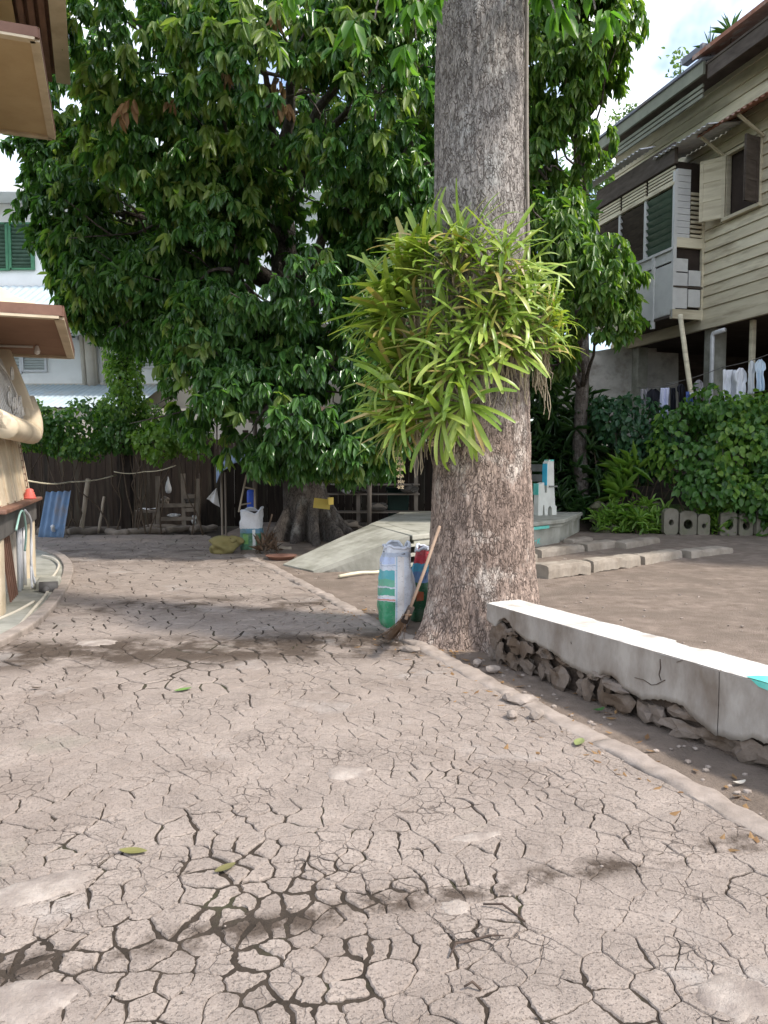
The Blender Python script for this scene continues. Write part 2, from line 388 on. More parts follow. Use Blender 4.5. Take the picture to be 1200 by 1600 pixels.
# cement patches trowelled over the plates
m_patch = surf('cement_patch', (.29, .245, .208), (.43, .375, .33), 9, .9, .9, 80, .010, c3=(.22, .182, .158), s3=6, lim3=(.42, .66))
for px, py, rx, ry, rot in ((62, 1388, .20, .11, .55), (545, 1207, .13, .10, .1), (1148, 1556, .115, .10, .3), (712, 1418, .06, .05, .0), (742, 1308, .12, .035, .25), (40, 1560, .14, .1, 0), (152, 1004, .17, .14, 0)):
    c = G(px, py); b = MB(); nr, na = 6, 44; vs = [(c.x, c.y, .007)]; 
    for r_ in range(1, nr+1):
        for a_ in range(na):
            an = 2*math.pi*a_/na; e = 1+.35*mn.noise(Vector((math.cos(an)*1.6+px, math.sin(an)*1.6, py)))+.18*mn.noise(Vector((math.cos(an)*5+px, math.sin(an)*5, py)))
            x, y = rx*e*r_/nr*math.cos(an), ry*e*r_/nr*math.sin(an)
            x, y = x*math.cos(rot)-y*math.sin(rot), x*math.sin(rot)+y*math.cos(rot)
            z = .007*(1-(r_/nr)**3)-(.010 if r_ == nr else 0)+.0035*mn.noise(Vector((x*30, y*30, px)))
            vs.append((c.x+x, c.y+y, z))
    fs = [(0, 1+k, 1+(k+1) % na) for k in range(na)]+[(1+r_*na+k, 1+(r_+1)*na+k, 1+(r_+1)*na+(k+1) % na, 1+r_*na+(k+1) % na) for r_ in range(nr-1) for k in range(na)]
    b.add(vs, fs); b.build('cement_patch', m_patch, road, smooth=True)

# yard of beaten earth to the right of the kerb
def yard_z(x, y):
    d = (Vector((x, y, 0))-KA).dot(kn)
    z = -.012+.012*mn.noise(Vector((x*.7, y*.7, 0)))+.006*mn.noise(Vector((x*3, y*3, 2)))+.11*max(0, min(1, (y-11)/4))
    return z if d > .06 else z-.05
yb = MB(); xs = np.linspace(-3.2, 14, 173); ys = np.linspace(.6, 20, 195)
yb.add([(x, y, yard_z(x, y)-.0) for y in ys for x in xs], [(j*173+i, j*173+i+1, (j+1)*173+i+1, (j+1)*173+i) for j in range(194) for i in range(172)
        if (Vector((xs[i+1], ys[j], 0))-KA).dot(kn) > .0])
yard = tag(yb.build('dirt_yard', m_dirt, smooth=True, origin=(0, 0, 0)), kind='structure')

# kerb: a worn ridge of concrete broken into lengths
kerb = tag(thing('kerb', None, None, (0, 0, 0)), kind='structure')
cuts = [0, .9, 2.6, 4.1, 5.15, 6.2, 6.9, 8.3, 9.2, 10.4, 12.5]
for a, b in zip(cuts, cuts[1:]):
    def kf(u, v, a=a, b=b):
        s_ = a+.006+(b-a-.012)*u; th = math.pi*v
        wd = .082+.035*mn.noise(Vector((s_*1.6, 1, 0)))+.02*mn.noise(Vector((s_*8, v*3, 0)))+.008*mn.noise(Vector((s_*30, v*5, 0))); ht = max(.008, .016+.026*mn.noise(Vector((s_*1.4, 5, 0)))+.016*mn.noise(Vector((s_*9, v*4, 3)))+.006*mn.noise(Vector((s_*32, v*9, 3))))
        end = min(1, (u*(b-a))/.02+.75, ((1-u)*(b-a))/.02+.75)
        e = math.copysign(abs(math.cos(th))**.7, math.cos(th))
        p = KA+kd*s_+kn*(.085-e*wd+.03*mn.noise(Vector((s_*.8, 0, 9))))
        return (p.x, p.y, -.03+(.03+ht)*abs(math.sin(th))**.6*end)
    nb = int((b-a)/.03)+2; kb = MB(); kb.grid(kf, nb, 12)
    kb.f.append(tuple(j*nb for j in range(12))); kb.f.append(tuple(j*nb+nb-1 for j in range(11, -1, -1)))
    kb.build('kerb_length', m_kerb, kerb, smooth=True)
for i, (px, py, w, h) in enumerate(((818, 1098, .10, .07), (838, 1122, .055, .035), (800, 1122, .05, .03), (795, 1095, .05, .04), (640, 1018, .09, .05), (770, 1050, .06, .04), (746, 1040, .05, .03))):
    c = G(px, py); b = MB(); b.rock((c.x, c.y, .022), (w, h, .03), i+3, i*.7, 2, .2)
    tag(b.build('concrete_lump', m_kerb), ['flat broken slab of concrete beside the kerb, biggest of the rubble', 'small pale concrete lump right of the flat broken slab by the kerb', 'little concrete chip left below the flat broken slab', 'concrete chip at the upper edge of the flat broken slab', 'worn concrete lump where the broom bristles meet the kerb', 'grey concrete lump lying below the white wall end', 'small concrete chip left of the lump below the wall end'][i], 'rubble', 'concrete rubble along the kerb')

# ------------------------------------------------------------------ low plastered wall with crumbling stone base
m_plaster = surf('grey_plaster', (.255, .23, .205), (.37, .34, .305), 3.5, .9, .6, 60, .008, c3=(.165, .132, .105), s3=4, lim3=(.44, .72), stretch=(1, 1, .45))
m_white = surf('white_wall_top', (.50, .47, .43), (.68, .65, .60), 6, .88, .6, 60, .007, c3=(.36, .32, .28), s3=5, lim3=(.50, .72))
m_stone = surf('rubble_stone', (.15, .12, .10), (.30, .255, .22), 4, .92, .8, 40, .012, c3=(.11, .078, .055), s3=4, lim3=(.45, .62), rnd=.6)
m_core = surf('wall_core', (.07, .05, .038), (.14, .105, .082), 8, .95, .9, 50, .02)
m_teal = surf('teal_paint', (.10, .50, .42), (.22, .62, .54), 8, .6, .3, 60, .004, c3=(.6, .6, .55), s3=6, lim3=(.62, .7))
WA, WB = Vector((.79, 5.84, 0)), Vector((2.44, 2.5, 0)); wd_ = (WB-WA).normalized(); wl = (WB-WA).length
wn_ = Vector((wd_.y, -wd_.x, 0)); wn_ = wn_ if wn_.x < 0 else -wn_       # faces the road
lw = thing('low_wall', 'low wall with white top and crumbling stone base beside the big trunk', 'wall', WA)
def WP(s_, off, z): return WA+wd_*s_+wn_*off+Vector((0, 0, z))
cb = MB()
cb.grid(lambda u, v: WP(.05+u*(wl-.05), -.07+.03*mn.noise(Vector((u*20, v*6, 2))), .40*v-.02), 90, 14)
cb.box(WP(wl/2+.02, -.20, .19), (wl-.06, .24, .42), Matrix((wd_, -wn_, Vector((0, 0, 1)))).transposed())
cb.build('core', m_core, lw)
def lowedge(s_):
    pts = [(0, .30), (.12, .27), (.16, .335), (.24, .36), (.36, .29), (.5, .245), (.62, .25), (.80, .22), (1.0, .17), (1.2, .155), (1.28, .20), (1.36, .21), (1.45, .15), (1.62, .135), (1.75, .17), (1.9, .18), (2.0, .13), (2.12, .085), (2.25, .10), (2.4, .15), (2.55, .12), (2.7, .06), (3.0, .1), (4, .08)]
    for (a, za), (b, zb) in zip(pts, pts[1:]):
        if a <= s_ <= b: z = za+(zb-za)*(s_-a)/(b-a); break
    else: z = .1
    return max(.01, z+.016*mn.noise(Vector((s_*16, 3, 0)))+.009*mn.noise(Vector((s_*50, 1, 0))))
TOPZ = .435
pb = MB(); ns = 220
def face_off(s_, z): return .004*mn.noise(Vector((s_*3, z*5, 0)))+.0025*mn.noise(Vector((s_*14, z*14, 4)))
for seg in ((0.0, 2.138), (2.144, wl)):
    n = int((seg[1]-seg[0])/.014); base = len(pb.v); R_ = 9; vs = []
    for i in range(n+1):
        s_ = seg[0]+(seg[1]-seg[0])*i/n; lo = lowedge(s_)
        for j in range(R_):
            z = lo+(TOPZ-lo)*j/(R_-1); vs.append(WP(s_, face_off(s_, z), z))
        vs.append(WP(s_, -.06, lo+.012))
    K = R_+1
    fs = [(i*K+j, (i+1)*K+j, (i+1)*K+j+1, i*K+j+1) for i in range(n) for j in range(R_-1)]+[(i*K+R_, (i+1)*K+R_, (i+1)*K, i*K) for i in range(n)]
    pb.add(vs, fs)
    for e in (0, n): pb.add([WP(seg[0] if e == 0 else seg[1], o, z) for o, z in ((face_off(0, 0), lowedge(seg[0 if e == 0 else 1])), (-.30, lowedge(seg[0])), (-.30, TOPZ), (0.0, TOPZ))], [(0, 1, 2, 3)])
pb.build('plaster_face', m_plaster, lw, smooth=True)
tb = MB()
def backedge(s_): return -.33+.018*mn.noise(Vector((s_*5, 7, 0)))+.008*mn.noise(Vector((s_*19, 7, 0)))+(.03 if 1.55 < s_ < 1.8 else 0)
def topf(u, v):
    s_ = u*wl; o = .0015+(backedge(s_))*v
    edge = min(v, 1-v)
    chip = max(0, mn.noise(Vector((s_*9, 2, 0)))-.05)*.05*max(0, 1-v/.12); return WP(s_+.0, o-chip, TOPZ+.003-.009*max(0, 1-edge/.07)**2-chip*.4+.004*mn.noise(Vector((s_*6, v*3, 0))))
tb.grid(topf, 240, 12)
tb.grid(lambda u, v: WP(u*wl, backedge(u*wl)+.004*v, TOPZ-.004-(.40*v)), 240, 4)
tb.build('top', m_white, lw, smooth=True)
tp = MB(); tp.grid(lambda u, v: WP(2.30+u*.5+.12*v*v, .008-.30*v*(.6+.4*u), TOPZ+.0075-.0), 14, 8)
tp.grid(lambda u, v: WP(2.33+u*.45+.05*v, .010, TOPZ+.004-.07*v*(.4+.6*u)), 14, 4)
tp.build('teal_paint', m_teal, lw)
# cracks in the plaster as dark recessed slits
crk = MB()
for pts in ([(1.74, .40), (1.745, .35), (1.735, .31), (1.75, .28)], [(1.55, .245), (1.62, .25), (1.68, .235), (1.72, .25), (1.78, .29)], [(1.86, .41), (1.90, .43)], [(.98, .34), (.985, .325)]):
    for (a, za), (b, zb) in zip(pts, pts[1:]): crk.beam(WP(a, .0005, za), WP(b, .0005, zb), .0032, .006, wn_)
crk.build('crack', m_core, lw)
srs = random.Random(4); i = 0; s_ = .03
while s_ < wl-.2:
    lo = lowedge(s_+.06); w = srs.uniform(.06, .13); z = 0
    while z < lo-.02:
        h = min(srs.uniform(.05, .10), max(.03, (lo-z)*.6)); b = MB()
        b.rock(WP(s_+srs.uniform(-.01, .02), -.035+srs.uniform(-.025, .022), z+h*.8), (w*srs.uniform(.8, 1.1), srs.uniform(.03, .05), h), i*1.7+.5, math.atan2(wd_.y, wd_.x)+srs.uniform(-.35, .35), 2, .7)
        b.build('stone', m_stone, lw); i += 1; z += h*1.75
    s_ += w*srs.uniform(1.45, 2.1)
# ------------------------------------------------------------------ the big trunk in front
def bark_material(name, cols, lich, vs=1.0, warm=False):
    m, nt = _mat(name); k = NT(nt); v = k.pos(1, 1, .38)
    col = k.ramp(k.noise(v, 22*vs, 8, .7), .30, .70, cols[0], cols[1])
    col = k.mix(k.math('MULTIPLY', k.ramp(k.noise(k.pos(1, 1, .7), 1.7, 6, .65), .46, .60), .8), col, cols[2])
    col = k.mix(k.math('MULTIPLY', k.ramp(k.noise(k.pos(1, 1, .8), 2.9, 8, .74), .53, .62), .85), col, lich)
    if warm:
        zz = k.n('SeparateXYZ', Vector=k.pos()).outputs['Z']; zf = k.n('MapRange', i0=k.math('ADD', zz, k.math('MULTIPLY', k.noise(k.pos(), 1.5, 5), 1.6)), i1=2.4, i2=3.6, i3=1.0, i4=0.0).outputs[0]
        col = k.mix(zf, k.mix(.55, col, (.33, .32, .30)), k.mix(1.0, col, (1.06, .97, .91), 'MULTIPLY'))
    wv = k.n('MixRGB', {'blend_type': 'ADD'}, Fac=.09, Color1=v, Color2=k.n('TexNoise', Vector=v, Scale=11, Detail=5).outputs['Color']).outputs['Color']
    v1 = k.n('TexVoronoi', {'feature': 'DISTANCE_TO_EDGE'}, Vector=wv, Scale=34*vs).outputs['Distance']
    v2 = k.n('TexVoronoi', {'feature': 'DISTANCE_TO_EDGE'}, Vector=wv, Scale=58*vs).outputs['Distance']
    g1, g2 = k.ramp(k.noise(v, 17*vs, 4, .6), .42, .56), k.ramp(k.noise(v, 23*vs, 4, .6), .45, .58)
    c1 = k.math('MULTIPLY', k.ramp(v1, .01, .13, (1, 1, 1), (0, 0, 0)), g1); c2 = k.math('MULTIPLY', k.ramp(v2, .01, .14, (1, 1, 1), (0, 0, 0)), g2)
    br = k.ramp(k.noise(k.pos(1, 1, .22), 95*vs, 5, .7), .34, .47, (1, 1, 1), (0, 0, 0))
    dk = k.math('MAXIMUM', k.math('MAXIMUM', c1, c2), k.math('MULTIPLY', br, .8))
    col = k.mix(k.math('MULTIPLY', dk, .85), col, cols[3])
    h = k.math('ADD', k.math('MULTIPLY', k.math('SUBTRACT', 1.0, dk), 1.1), k.math('MULTIPLY', k.noise(v, 70*vs, 7, .72), 1.0))
    k.out(k.pbr(col, .92, k.bump(h, .9, .012), .2)); return m
m_bark = bark_material('grey_bark', ((.28, .23, .20), (.52, .44, .39), (.22, .178, .155), (.055, .04, .033)), (.60, .57, .53), 1.0, True)
TC = P(752, 1000, 6.62); TX, TY = TC.x, TC.y
def trunk_r(z):
    pts = [(-.1, .64), (.0, .58), (.12, .53), (.3, .488), (.6, .462), (1.0, .438), (1.5, .415), (2.2, .400), (3.0, .386), (4.0, .372), (5.5, .360), (7, .345), (9, .30), (11, .24), (12.5, .2)]
    for (a, ra), (b, rb_) in zip(pts, pts[1:]):
        if a <= z <= b: t = (z-a)/(b-a); return ra+(rb_-ra)*t
    return .2
def trunk_c(z): return TX-.0085*z+.012*math.sin(z*1.1), TY+.02*math.sin(z*.7)
big = thing('big_tree', 'huge grey-barked tree trunk in the foreground wearing a belt of orchids', 'tree', (TX, TY, 0))
na, nz_ = 200, 420; V = np.zeros((nz_, na, 3))
for j in range(nz_):
    z = -.1+12.4*(j/(nz_-1))**1.45; cx, cy = trunk_c(z); r0 = trunk_r(z)
    fl = max(0, 1-max(z, 0)/.75)**2
    for i in range(na):
        a = 2*math.pi*i/na; ca, sa = math.cos(a), math.sin(a)
        r = r0*(1+.022*mn.noise(Vector((ca*1.5, sa*1.5, z*.6)))+.012*mn.noise(Vector((ca*4, sa*4, z*1.5))))
        r += fl*(.13*mn.noise(Vector((ca*2.1, sa*2.1, 3.3)))+.07*math.cos(5*a+1.0)+.03*math.cos(9*a))+(.03*max(0, 1-abs(z-.28)/.2)*max(0, mn.noise(Vector((ca*3, sa*3, 8)))))
        q = Vector((ca*r0*26, sa*r0*26, z*10)); d, _ = mn.voronoi(q)
        r += .003*min(1, (d[1]-d[0])*2.2)+.007*mn.noise(Vector((ca*13, sa*13, z*4)))+.006*mn.noise(Vector((ca*30, sa*30, z*14)))
        # a healed knot facing the road
        kx = (a-(-1.83))*r0; kz = z-1.43; e = math.hypot(kx, kz*.9)
        r += .028*math.exp(-(e/.10)**2)-.045*math.exp(-(math.hypot(kx, kz+.05)/.035)**2)
        V[j, i] = (cx+ca*r-TX, cy+sa*r-TY, z)
idx = np.arange(nz_*na).reshape(nz_, na); nx = np.roll(idx, -1, 1)
F = np.stack([idx[:-1], nx[:-1], nx[1:], idx[1:]], -1).reshape(-1, 4)
link('trunk', fastmesh('trunk', V.reshape(-1, 3), F), big, None, m_bark, True)
m_cable = surf('old_cable', (.20, .17, .14), (.30, .26, .22), 10, .7, .2)
# limbs and the high crown (mostly above the photograph)
lb = MB(); tips = []; outs = []
lr = random.Random(3)
for a, zl, L in ((.3, 10.0, 3.6), (1.6, 10.6, 3.4), (2.9, 11.2, 3.0), (4.2, 10.8, 2.8), (5.4, 11.6, 3.2), (0.9, 12.1, 3.0), (3.6, 12.2, 2.6)):
    cx, cy = trunk_c(zl); d = Vector((math.cos(a), math.sin(a), 1.0)); p = Vector((cx, cy, zl)); path = [p]
    for k in range(6):
        d = (d+Vector((lr.uniform(-.2, .2), lr.uniform(-.2, .2), lr.uniform(-.15, .1)))).normalized(); p = p+d*L/6; path.append(p)
        for _ in range(4):
            q = p+Vector((lr.gauss(0, .8), lr.gauss(0, .8), lr.gauss(.1, .5))); lb.tube([p, p.lerp(q, .5)+Vector((0, 0, .08)), q], [.035, .025, .008], 5); tips.append(q); outs.append((q-p))
    lb.tube(path, [.16, .14, .12, .10, .08, .06, .04], 8)
# low drooping sprigs that hang into the top of the picture
spr = MB(); st, so = [], []
for (x0, y0, Y0), (x1, y1, Y1), nk in (((690, -150, 6.4), (585, 30, 5.6), 8), ((690, -120, 6.4), (650, 60, 5.7), 6), ((690, -160, 6.4), (450, -20, 5.6), 6), ((822, -130, 6.4), (930, 15, 5.6), 8), ((822, -130, 6.4), (870, 30, 5.7), 6), ((822, -160, 6.4), (1000, -40, 5.8), 5)):
    a, b = P(x0, y0, Y0), P(x1, y1, Y1); path = wob(a, b, 8, .10, x1, -.12)
    lb.tube(path, [.03-.003*k for k in range(9)], 6)
    for k in range(nk):
        q = path[min(8, 3+int(k*6/nk))]+Vector((lr.gauss(0, .07), lr.gauss(0, .07), lr.gauss(-.03, .05))); st.append(q); so.append((b-a).normalized()+Vector((0, 0, -.5)))
lb.build('limbs', m_bark, big, smooth=True)
m_bigleaf = leafmat('broad_leaf', ((.06, .15, .028), (.09, .20, .035), (.13, .25, .045)), .5, .4)
C1 = bunches(tips, outs, 14, .26, .35, .9, .45); C2 = bunches(st, so, 11, .17, .8, .65, .46)
leaves('crown', m_bigleaf, big, *[np.concatenate([a, b]) for a, b in zip(C1, C2)])
cb = MB(); pts = []
for k in range(30):
    z = 2.9+k*.15; cx, cy = trunk_c(z); a = -.33+.03*math.sin(z*2); r = trunk_r(z)+.022
    pts.append((cx+r*math.cos(a), cy+r*math.sin(a), z))
cb.tube(pts, .016, 8)
tag(cb.build('hanging_cable', m_cable, smooth=True), 'thin brown cable running straight up the right edge of the trunk', 'cable')

# ------------------------------------------------------------------ orchids on the trunk
m_orch = leafmat('orchid_leaf', ((.09, .16, .018), (.14, .215, .025), (.20, .265, .04), (.10, .17, .02), (.165, .235, .03)), .28, .35, (1.6, 1.7, .6))
def orchid_mat():
    m, nt = _mat('orchid_leaf_single'); k = NT(nt)
    rnd = k.n('ObjectInfo').outputs['Random']; r = k.n('ValToRGB', Fac=rnd); e = r.color_ramp.elements
    for c in range(3): e.new(.5)
    for i_, (p_, c) in enumerate(((0, (.13, .225, .03)), (.3, (.20, .305, .045)), (.6, (.265, .36, .065)), (.85, (.35, .42, .10)), (.93, (.44, .33, .14)))): e[i_].position = p_; e[i_].color = c+(1,)
    col = k.mix(k.math('MULTIPLY', k.ramp(k.noise(k.obj(30, 4, 30), 3, 4), .45, .7), .35), r.outputs['Color'], (.26, .29, .07))
    p = k.pbr(col, .36, None, .5); t = k.n('BsdfTranslucent', Color=k.mix(1, col, (1.6, 1.7, .6), 'MULTIPLY'))
    k.out(k.n('MixShader', Fac=.25, i1=p, i2=t.outputs[0]).outputs[0]); return m
m_orch1 = orchid_mat()
def strap(curl, width, fold, twist):
    n = 9; vs = []; ang = 0; x = y = 0.0; L = 1.0/n
    prof = [.55, .72, .85, .95, 1, 1, .98, .92, .8, .42]
    for i in range(n+1):
        w = width*prof[i]; tw = twist*i/n; cx, sx_ = math.cos(tw), math.sin(tw)
        for sgn in (-1, 0, 1):
            lx = sgn*w; lz = abs(sgn)*w*fold
            vs.append((lx*cx-lz*sx_*.5, x, y+lz*cx+lx*sx_*.5))
        ang -= curl*(i/n)**.8*L*2; x += math.cos(ang)*L; y += math.sin(ang)*L
    fs = [(i*3+j, i*3+j+1, (i+1)*3+j+1, (i+1)*3+j) for i in range(n) for j in range(2)]
    me = bpy.data.meshes.new('strap_leaf'); me.from_pydata(vs, [], fs); me.materials.append(m_orch1)
    me.polygons.foreach_set('use_smooth', np.ones(len(fs), dtype=bool)); return me
orn = random.Random(21)
STRAPS = [strap(c, w, f, t) for c, w, f, t in ((.1, .036, .4, .1), (.25, .040, .35, -.2), (.45, .038, .3, .3), (.7, .041, .4, -.1), (1.0, .041, .3, .25), (1.4, .036, .4, -.3), (.3, .045, .28, .0), (.8, .039, .35, .4))]
m_root = surf('aerial_root', (.26, .21, .14), (.42, .36, .26), 12, .85, .3)
m_flower = surf('orchid_flower', (.62, .48, .22), (.72, .56, .40), 12, .6, .1)
def surface_pt(px, py):
    """point on the trunk's surface seen at a pixel; pixels beside the trunk go to its rim"""
    p = P(px, py, TY); cx, cy = trunk_c(p.z); r = trunk_r(p.z); dx = (p.x-cx)/r
    dx = max(-.97, min(.97, dx)); a = math.asin(dx); n = Vector((math.sin(a), -math.cos(a), 0))
    return Vector((cx, cy, p.z))+n*r, n
CLUMPS = [
 ('top orchid clump on the trunk with upright yellow-green fans', [(700, 425), (735, 420), (770, 432), (722, 418), (695, 425), (752, 455), (715, 462), (678, 440)], .47, .08),
 ('orchid clump bristling to the left of the trunk above a road-side bunch', [(655, 445), (640, 470), (660, 480), (645, 505), (665, 515), (650, 535), (632, 458), (690, 500), (640, 490)], .56, -.12),
 ('drooping lower left orchid clump with long hanging leaves', [(668, 570), (655, 595), (690, 590), (675, 620), (700, 620), (652, 618), (690, 648), (666, 560), (720, 600)], .52, -.40),
 ('orchid clump on the right edge of the trunk with pale root beard', [(812, 480), (800, 462), (826, 500), (812, 520), (795, 480), (824, 540), (800, 545), (815, 560), (790, 500)], .31, -.10),
 ('small orchid clump in the middle of the trunk under the top fans', [(745, 520), (770, 545), (735, 550), (760, 500), (785, 520), (715, 530), (700, 555), (725, 490), (780, 565), (750, 580), (720, 580), (765, 470), (790, 450)], .43, -.4),
 ('low hanging orchid tuft at the bottom left of the orchid belt', [(668, 655), (690, 665), (655, 640), (712, 655), (730, 640), (680, 640)], .48, -.75)]
for label, crowns, LL, lift in CLUMPS:
    c0, n0 = surface_pt(*crowns[0]); oc = thing('orchid_clump', label, 'orchid', c0, 'orchids growing on the big trunk')
    roots = MB(); stems = MB()
    for (px, py) in crowns:
        c, n = surface_pt(px, py); side = Vector((-n.y, n.x, 0)); c = c+n*(.02+(orn.uniform(.02, .30) if px < 700 else orn.uniform(.02, .16)))
        ax = (n*.7+Vector((0, 0, .75+lift))+side*orn.uniform(-.3, .3)).normalized()
        stems.tube([surface_pt(px, py)[0]-n*.04, c, c+ax*.07, c+ax*.14], [.016, .016, .014, .006], 6)
        nl = orn.randint(18, 24)
        for i in range(nl):
            ph = i*2.4+orn.uniform(-.4, .4); u = ax.cross(Vector((.3, .1, 1))).normalized(); w = ax.cross(u)
            rad = u*math.cos(ph)+w*math.sin(ph); el = orn.uniform(.15, 1.0)
            d = (ax*el+rad*.95+n*.30+Vector((-.28 if px < 700 else 0, 0, lift*.7))).normalized()
            if d.dot(n) < -.05: d = (d-n*d.dot(n)*1.6+n*.15).normalized()
            up = (ax*1.0+Vector((0, 0, .6))).normalized(); x = d.cross(up).normalized(); z = x.cross(d)
            o = bpy.data.objects.new('leaf', orn.choice(STRAPS)); COL.objects.link(o); o.parent = oc
            l = LL*orn.uniform(.6, 1.15); M = Matrix((x*l, d*l, z*l)).transposed().to_4x4(); M.translation = c+ax*orn.uniform(.0, .12)-c0; o.matrix_local = M
        for _ in range(5 if 'beard' not in label else 12):
            a = c+side*orn.uniform(-.06, .06); q = a+Vector((orn.uniform(-.05, .05), orn.uniform(-.03, .03), -orn.uniform(.15, .55)))
            cx, cy = trunk_c(q.z); rr = Vector((q.x-cx, q.y-cy, 0)); q += rr.normalized()*max(0, trunk_r(q.z)+.03-rr.length)
            roots.tube(wob(a, q, 6, .04, orn.random()*50), [.006, .006, .005, .005, .004, .004, .003], 4)
    roots.build('roots', m_root, oc, kind='stuff'); stems.build('stems', m_root, oc, kind='stuff')
    WLOC[oc.name] = c0
    if 'lower left' in label or 'low hanging' in label:
        for (px, py, L) in ((640, 690, 75), (690, 640, 60)) if 'low hanging' in label else ((708, 600, 90),):
            a, n = surface_pt(px, py); a = a+n*.16+Vector((-.18 if px < 650 else 0, 0, 0)); q = a+Vector((.03, 0, -L/1200*6.2)); s = MB(); path = wob(a, q, 8, .03, px); s.tube(path, .004, 4)
            s.build('flower_stem', m_root, oc)
            for i in range(2, 9):
                for sg in (-1, 1):
                    p = path[i]+Vector((sg*.016, orn.uniform(-.015, .015), 0)); f = MB()
                    for k in range(5):
                        an = k*2*math.pi/5+orn.random(); e = Vector((math.cos(an), -.3, math.sin(an)))*.018; f.add([p, p+e*.6+Vector((e.z, 0, -e.x))*.3, p+e, p+e*.6-Vector((e.z, 0, -e.x))*.3], [(0, 1, 2, 3)])
                    f.build('flower', m_flower, oc)
# ------------------------------------------------------------------ the spreading dark-leaved tree behind
m_bark2 = bark_material('brown_bark', ((.13, .11, .095), (.22, .19, .165), (.11, .09, .08), (.04, .032, .028)), (.26, .25, .23), .8)
m_leafA = leafmat('dark_leaf', ((.034, .085, .026), (.052, .13, .034), (.075, .17, .042), (.105, .205, .055), (.056, .14, .036)), .33, .23)
m_leafY = leafmat('sunlit_leaf', ((.11, .20, .045), (.165, .25, .065), (.235, .295, .10), (.15, .225, .06)), .45, .38)
m_dead = leafmat('dead_leaf', ((.20, .11, .05), (.30, .18, .08), (.24, .15, .07)), .25, .7, (1.2, 1, .8))
def mass_points(masses, seed, thr=-.05, ns=.75):
    rg = np.random.default_rng(seed); T = []; O = []
    for px, py, Y, rx, rz, ry, n in masses:
        n = int(n*1.35); c = np.array(P(px, py, Y)); d = nrm(rg.normal(size=(n, 3))); d[:, 1] -= .35*rg.random(n); d = nrm(d)
        r = (1-.55*rg.random(n)**2.2); p = c+d*np.array([rx, ry, rz])*r[:, None]
        f = fields(p, ns, seed*3.1)+.5*fields(p, ns*2.6, seed*1.7); k = f > thr
        T.append(p[k]); O.append(d[k]+np.array([0, 0, .05]))
    return np.concatenate(T), np.concatenate(O)
def limb_tree(root, base, top, r0, masses, mat, seed, low=None):
    b = MB(); lr = random.Random(seed)
    b.tube(wob(base, top, 10, .15, seed), [r0*(1-.06*i) for i in range(11)], 14)
    lm = MB()
    for px, py, Y, rx, rz, ry, n in masses:
        c = P(px, py, Y); t = min(.95, max(.35, (c.z-base.z-1.2)/(top.z-base.z))); a = base.lerp(top, t)
        path = wob(a, c, 7, .35, px*.1+py, -.2); lm.tube(path, [r0*.26*(1-.11*i) for i in range(8)], 7)
        for k in range(7):
            q = c+Vector((lr.gauss(0, rx*.55), lr.gauss(0, ry*.55), lr.gauss(0, rz*.5))); s = path[4+k % 4]
            lm.tube(wob(s, q, 5, .15, k+px), [.03, .026, .02, .016, .012, .006], 5)
    b.build('trunk', mat, root, smooth=True); lm.build('limbs', mat, root, smooth=True)
t2b = Vector((-1.42, 14.6, 0)); t2t = P(430, 250, 14.4)
dark = thing('spreading_tree', 'large spreading tree with glossy dark drooping leaves and buttressed trunk', 'tree', t2b)
MS = [ # px, py, Y, rx, rz, ry, clusters
 (415, 640, 12.2, 1.35, .95, 1.0, 330), (340, 545, 12.3, .85, 1.0, .9, 210), (440, 440, 12.0, 1.5, .95, 1.1, 420), (340, 420, 12.4, .9, .9, .9, 180), (500, 560, 12.3, 1.0, 1.0, 1.0, 230),
 (610, 470, 12.6, 1.2, 1.2, 1.0, 260), (590, 640, 12.6, .9, .8, .9, 170), (520, 690, 12.4, .8, .55, .8, 110), (375, 665, 12.3, .75, .42, .8, 110), (330, 330, 12.4, 1.1, 1.0, .9, 240), (250, 310, 12.6, .8, .8, .8, 150), (300, 260, 12.3, .8, .7, .8, 150), (420, 330, 12.9, 1.0, .7, .8, 160),
 (240, 60, 11.5, 1.3, 1.2, 1.2, 330), (400, 90, 11.2, 1.5, 1.3, 1.2, 460), (560, 130, 11.4, 1.5, 1.6, 1.2, 520), (640, 260, 11.8, 1.0, 1.2, 1.0, 250), (350, 190, 12.2, 1.0, .8, .9, 180), (640, 30, 11.5, 1.2, 1.0, 1.0, 240),
 (230, 210, 11.9, .9, .9, 1.0, 170), (500, -40, 11.5, 1.7, 1.0, 1.3, 330), (300, -60, 12.0, 1.7, 1.0, 1.3, 280),
 (190, 330, 13.6, 1.6, 1.5, 1.1, 430), (120, 330, 13.8, 1.0, 1.0, .9, 190), (200, 450, 13.5, 1.2, 1.0, 1.0, 270), (300, 300, 14.2, 1.5, 1.6, 1.2, 330), (90, 240, 13.9, .9, .7, .8, 130), (140, 150, 13.8, 1.2, 1.0, 1.0, 200), (285, 500, 13.2, .5, .9, .8, 150), (215, 400, 13.3, 1.2, 1.2, 1.0, 260), (150, 420, 13.6, .8, .9, .8, 190), (60, 250, 13.6, .6, .5, .6, 90), (290, 610, 12.8, .45, .8, .7, 120),
 (450, 300, 15.2, 2.2, 1.8, 1.3, 420), (560, 430, 15.0, 1.6, 1.8, 1.2, 300), (300, 480, 14.6, 1.2, 1.5, 1.0, 230), (640, 120, 14.5, 1.6, 2.0, 1.2, 260), (480, 120, 14.8, 2.0, 1.6, 1.2, 260)]
T, O = mass_points(MS, 5)
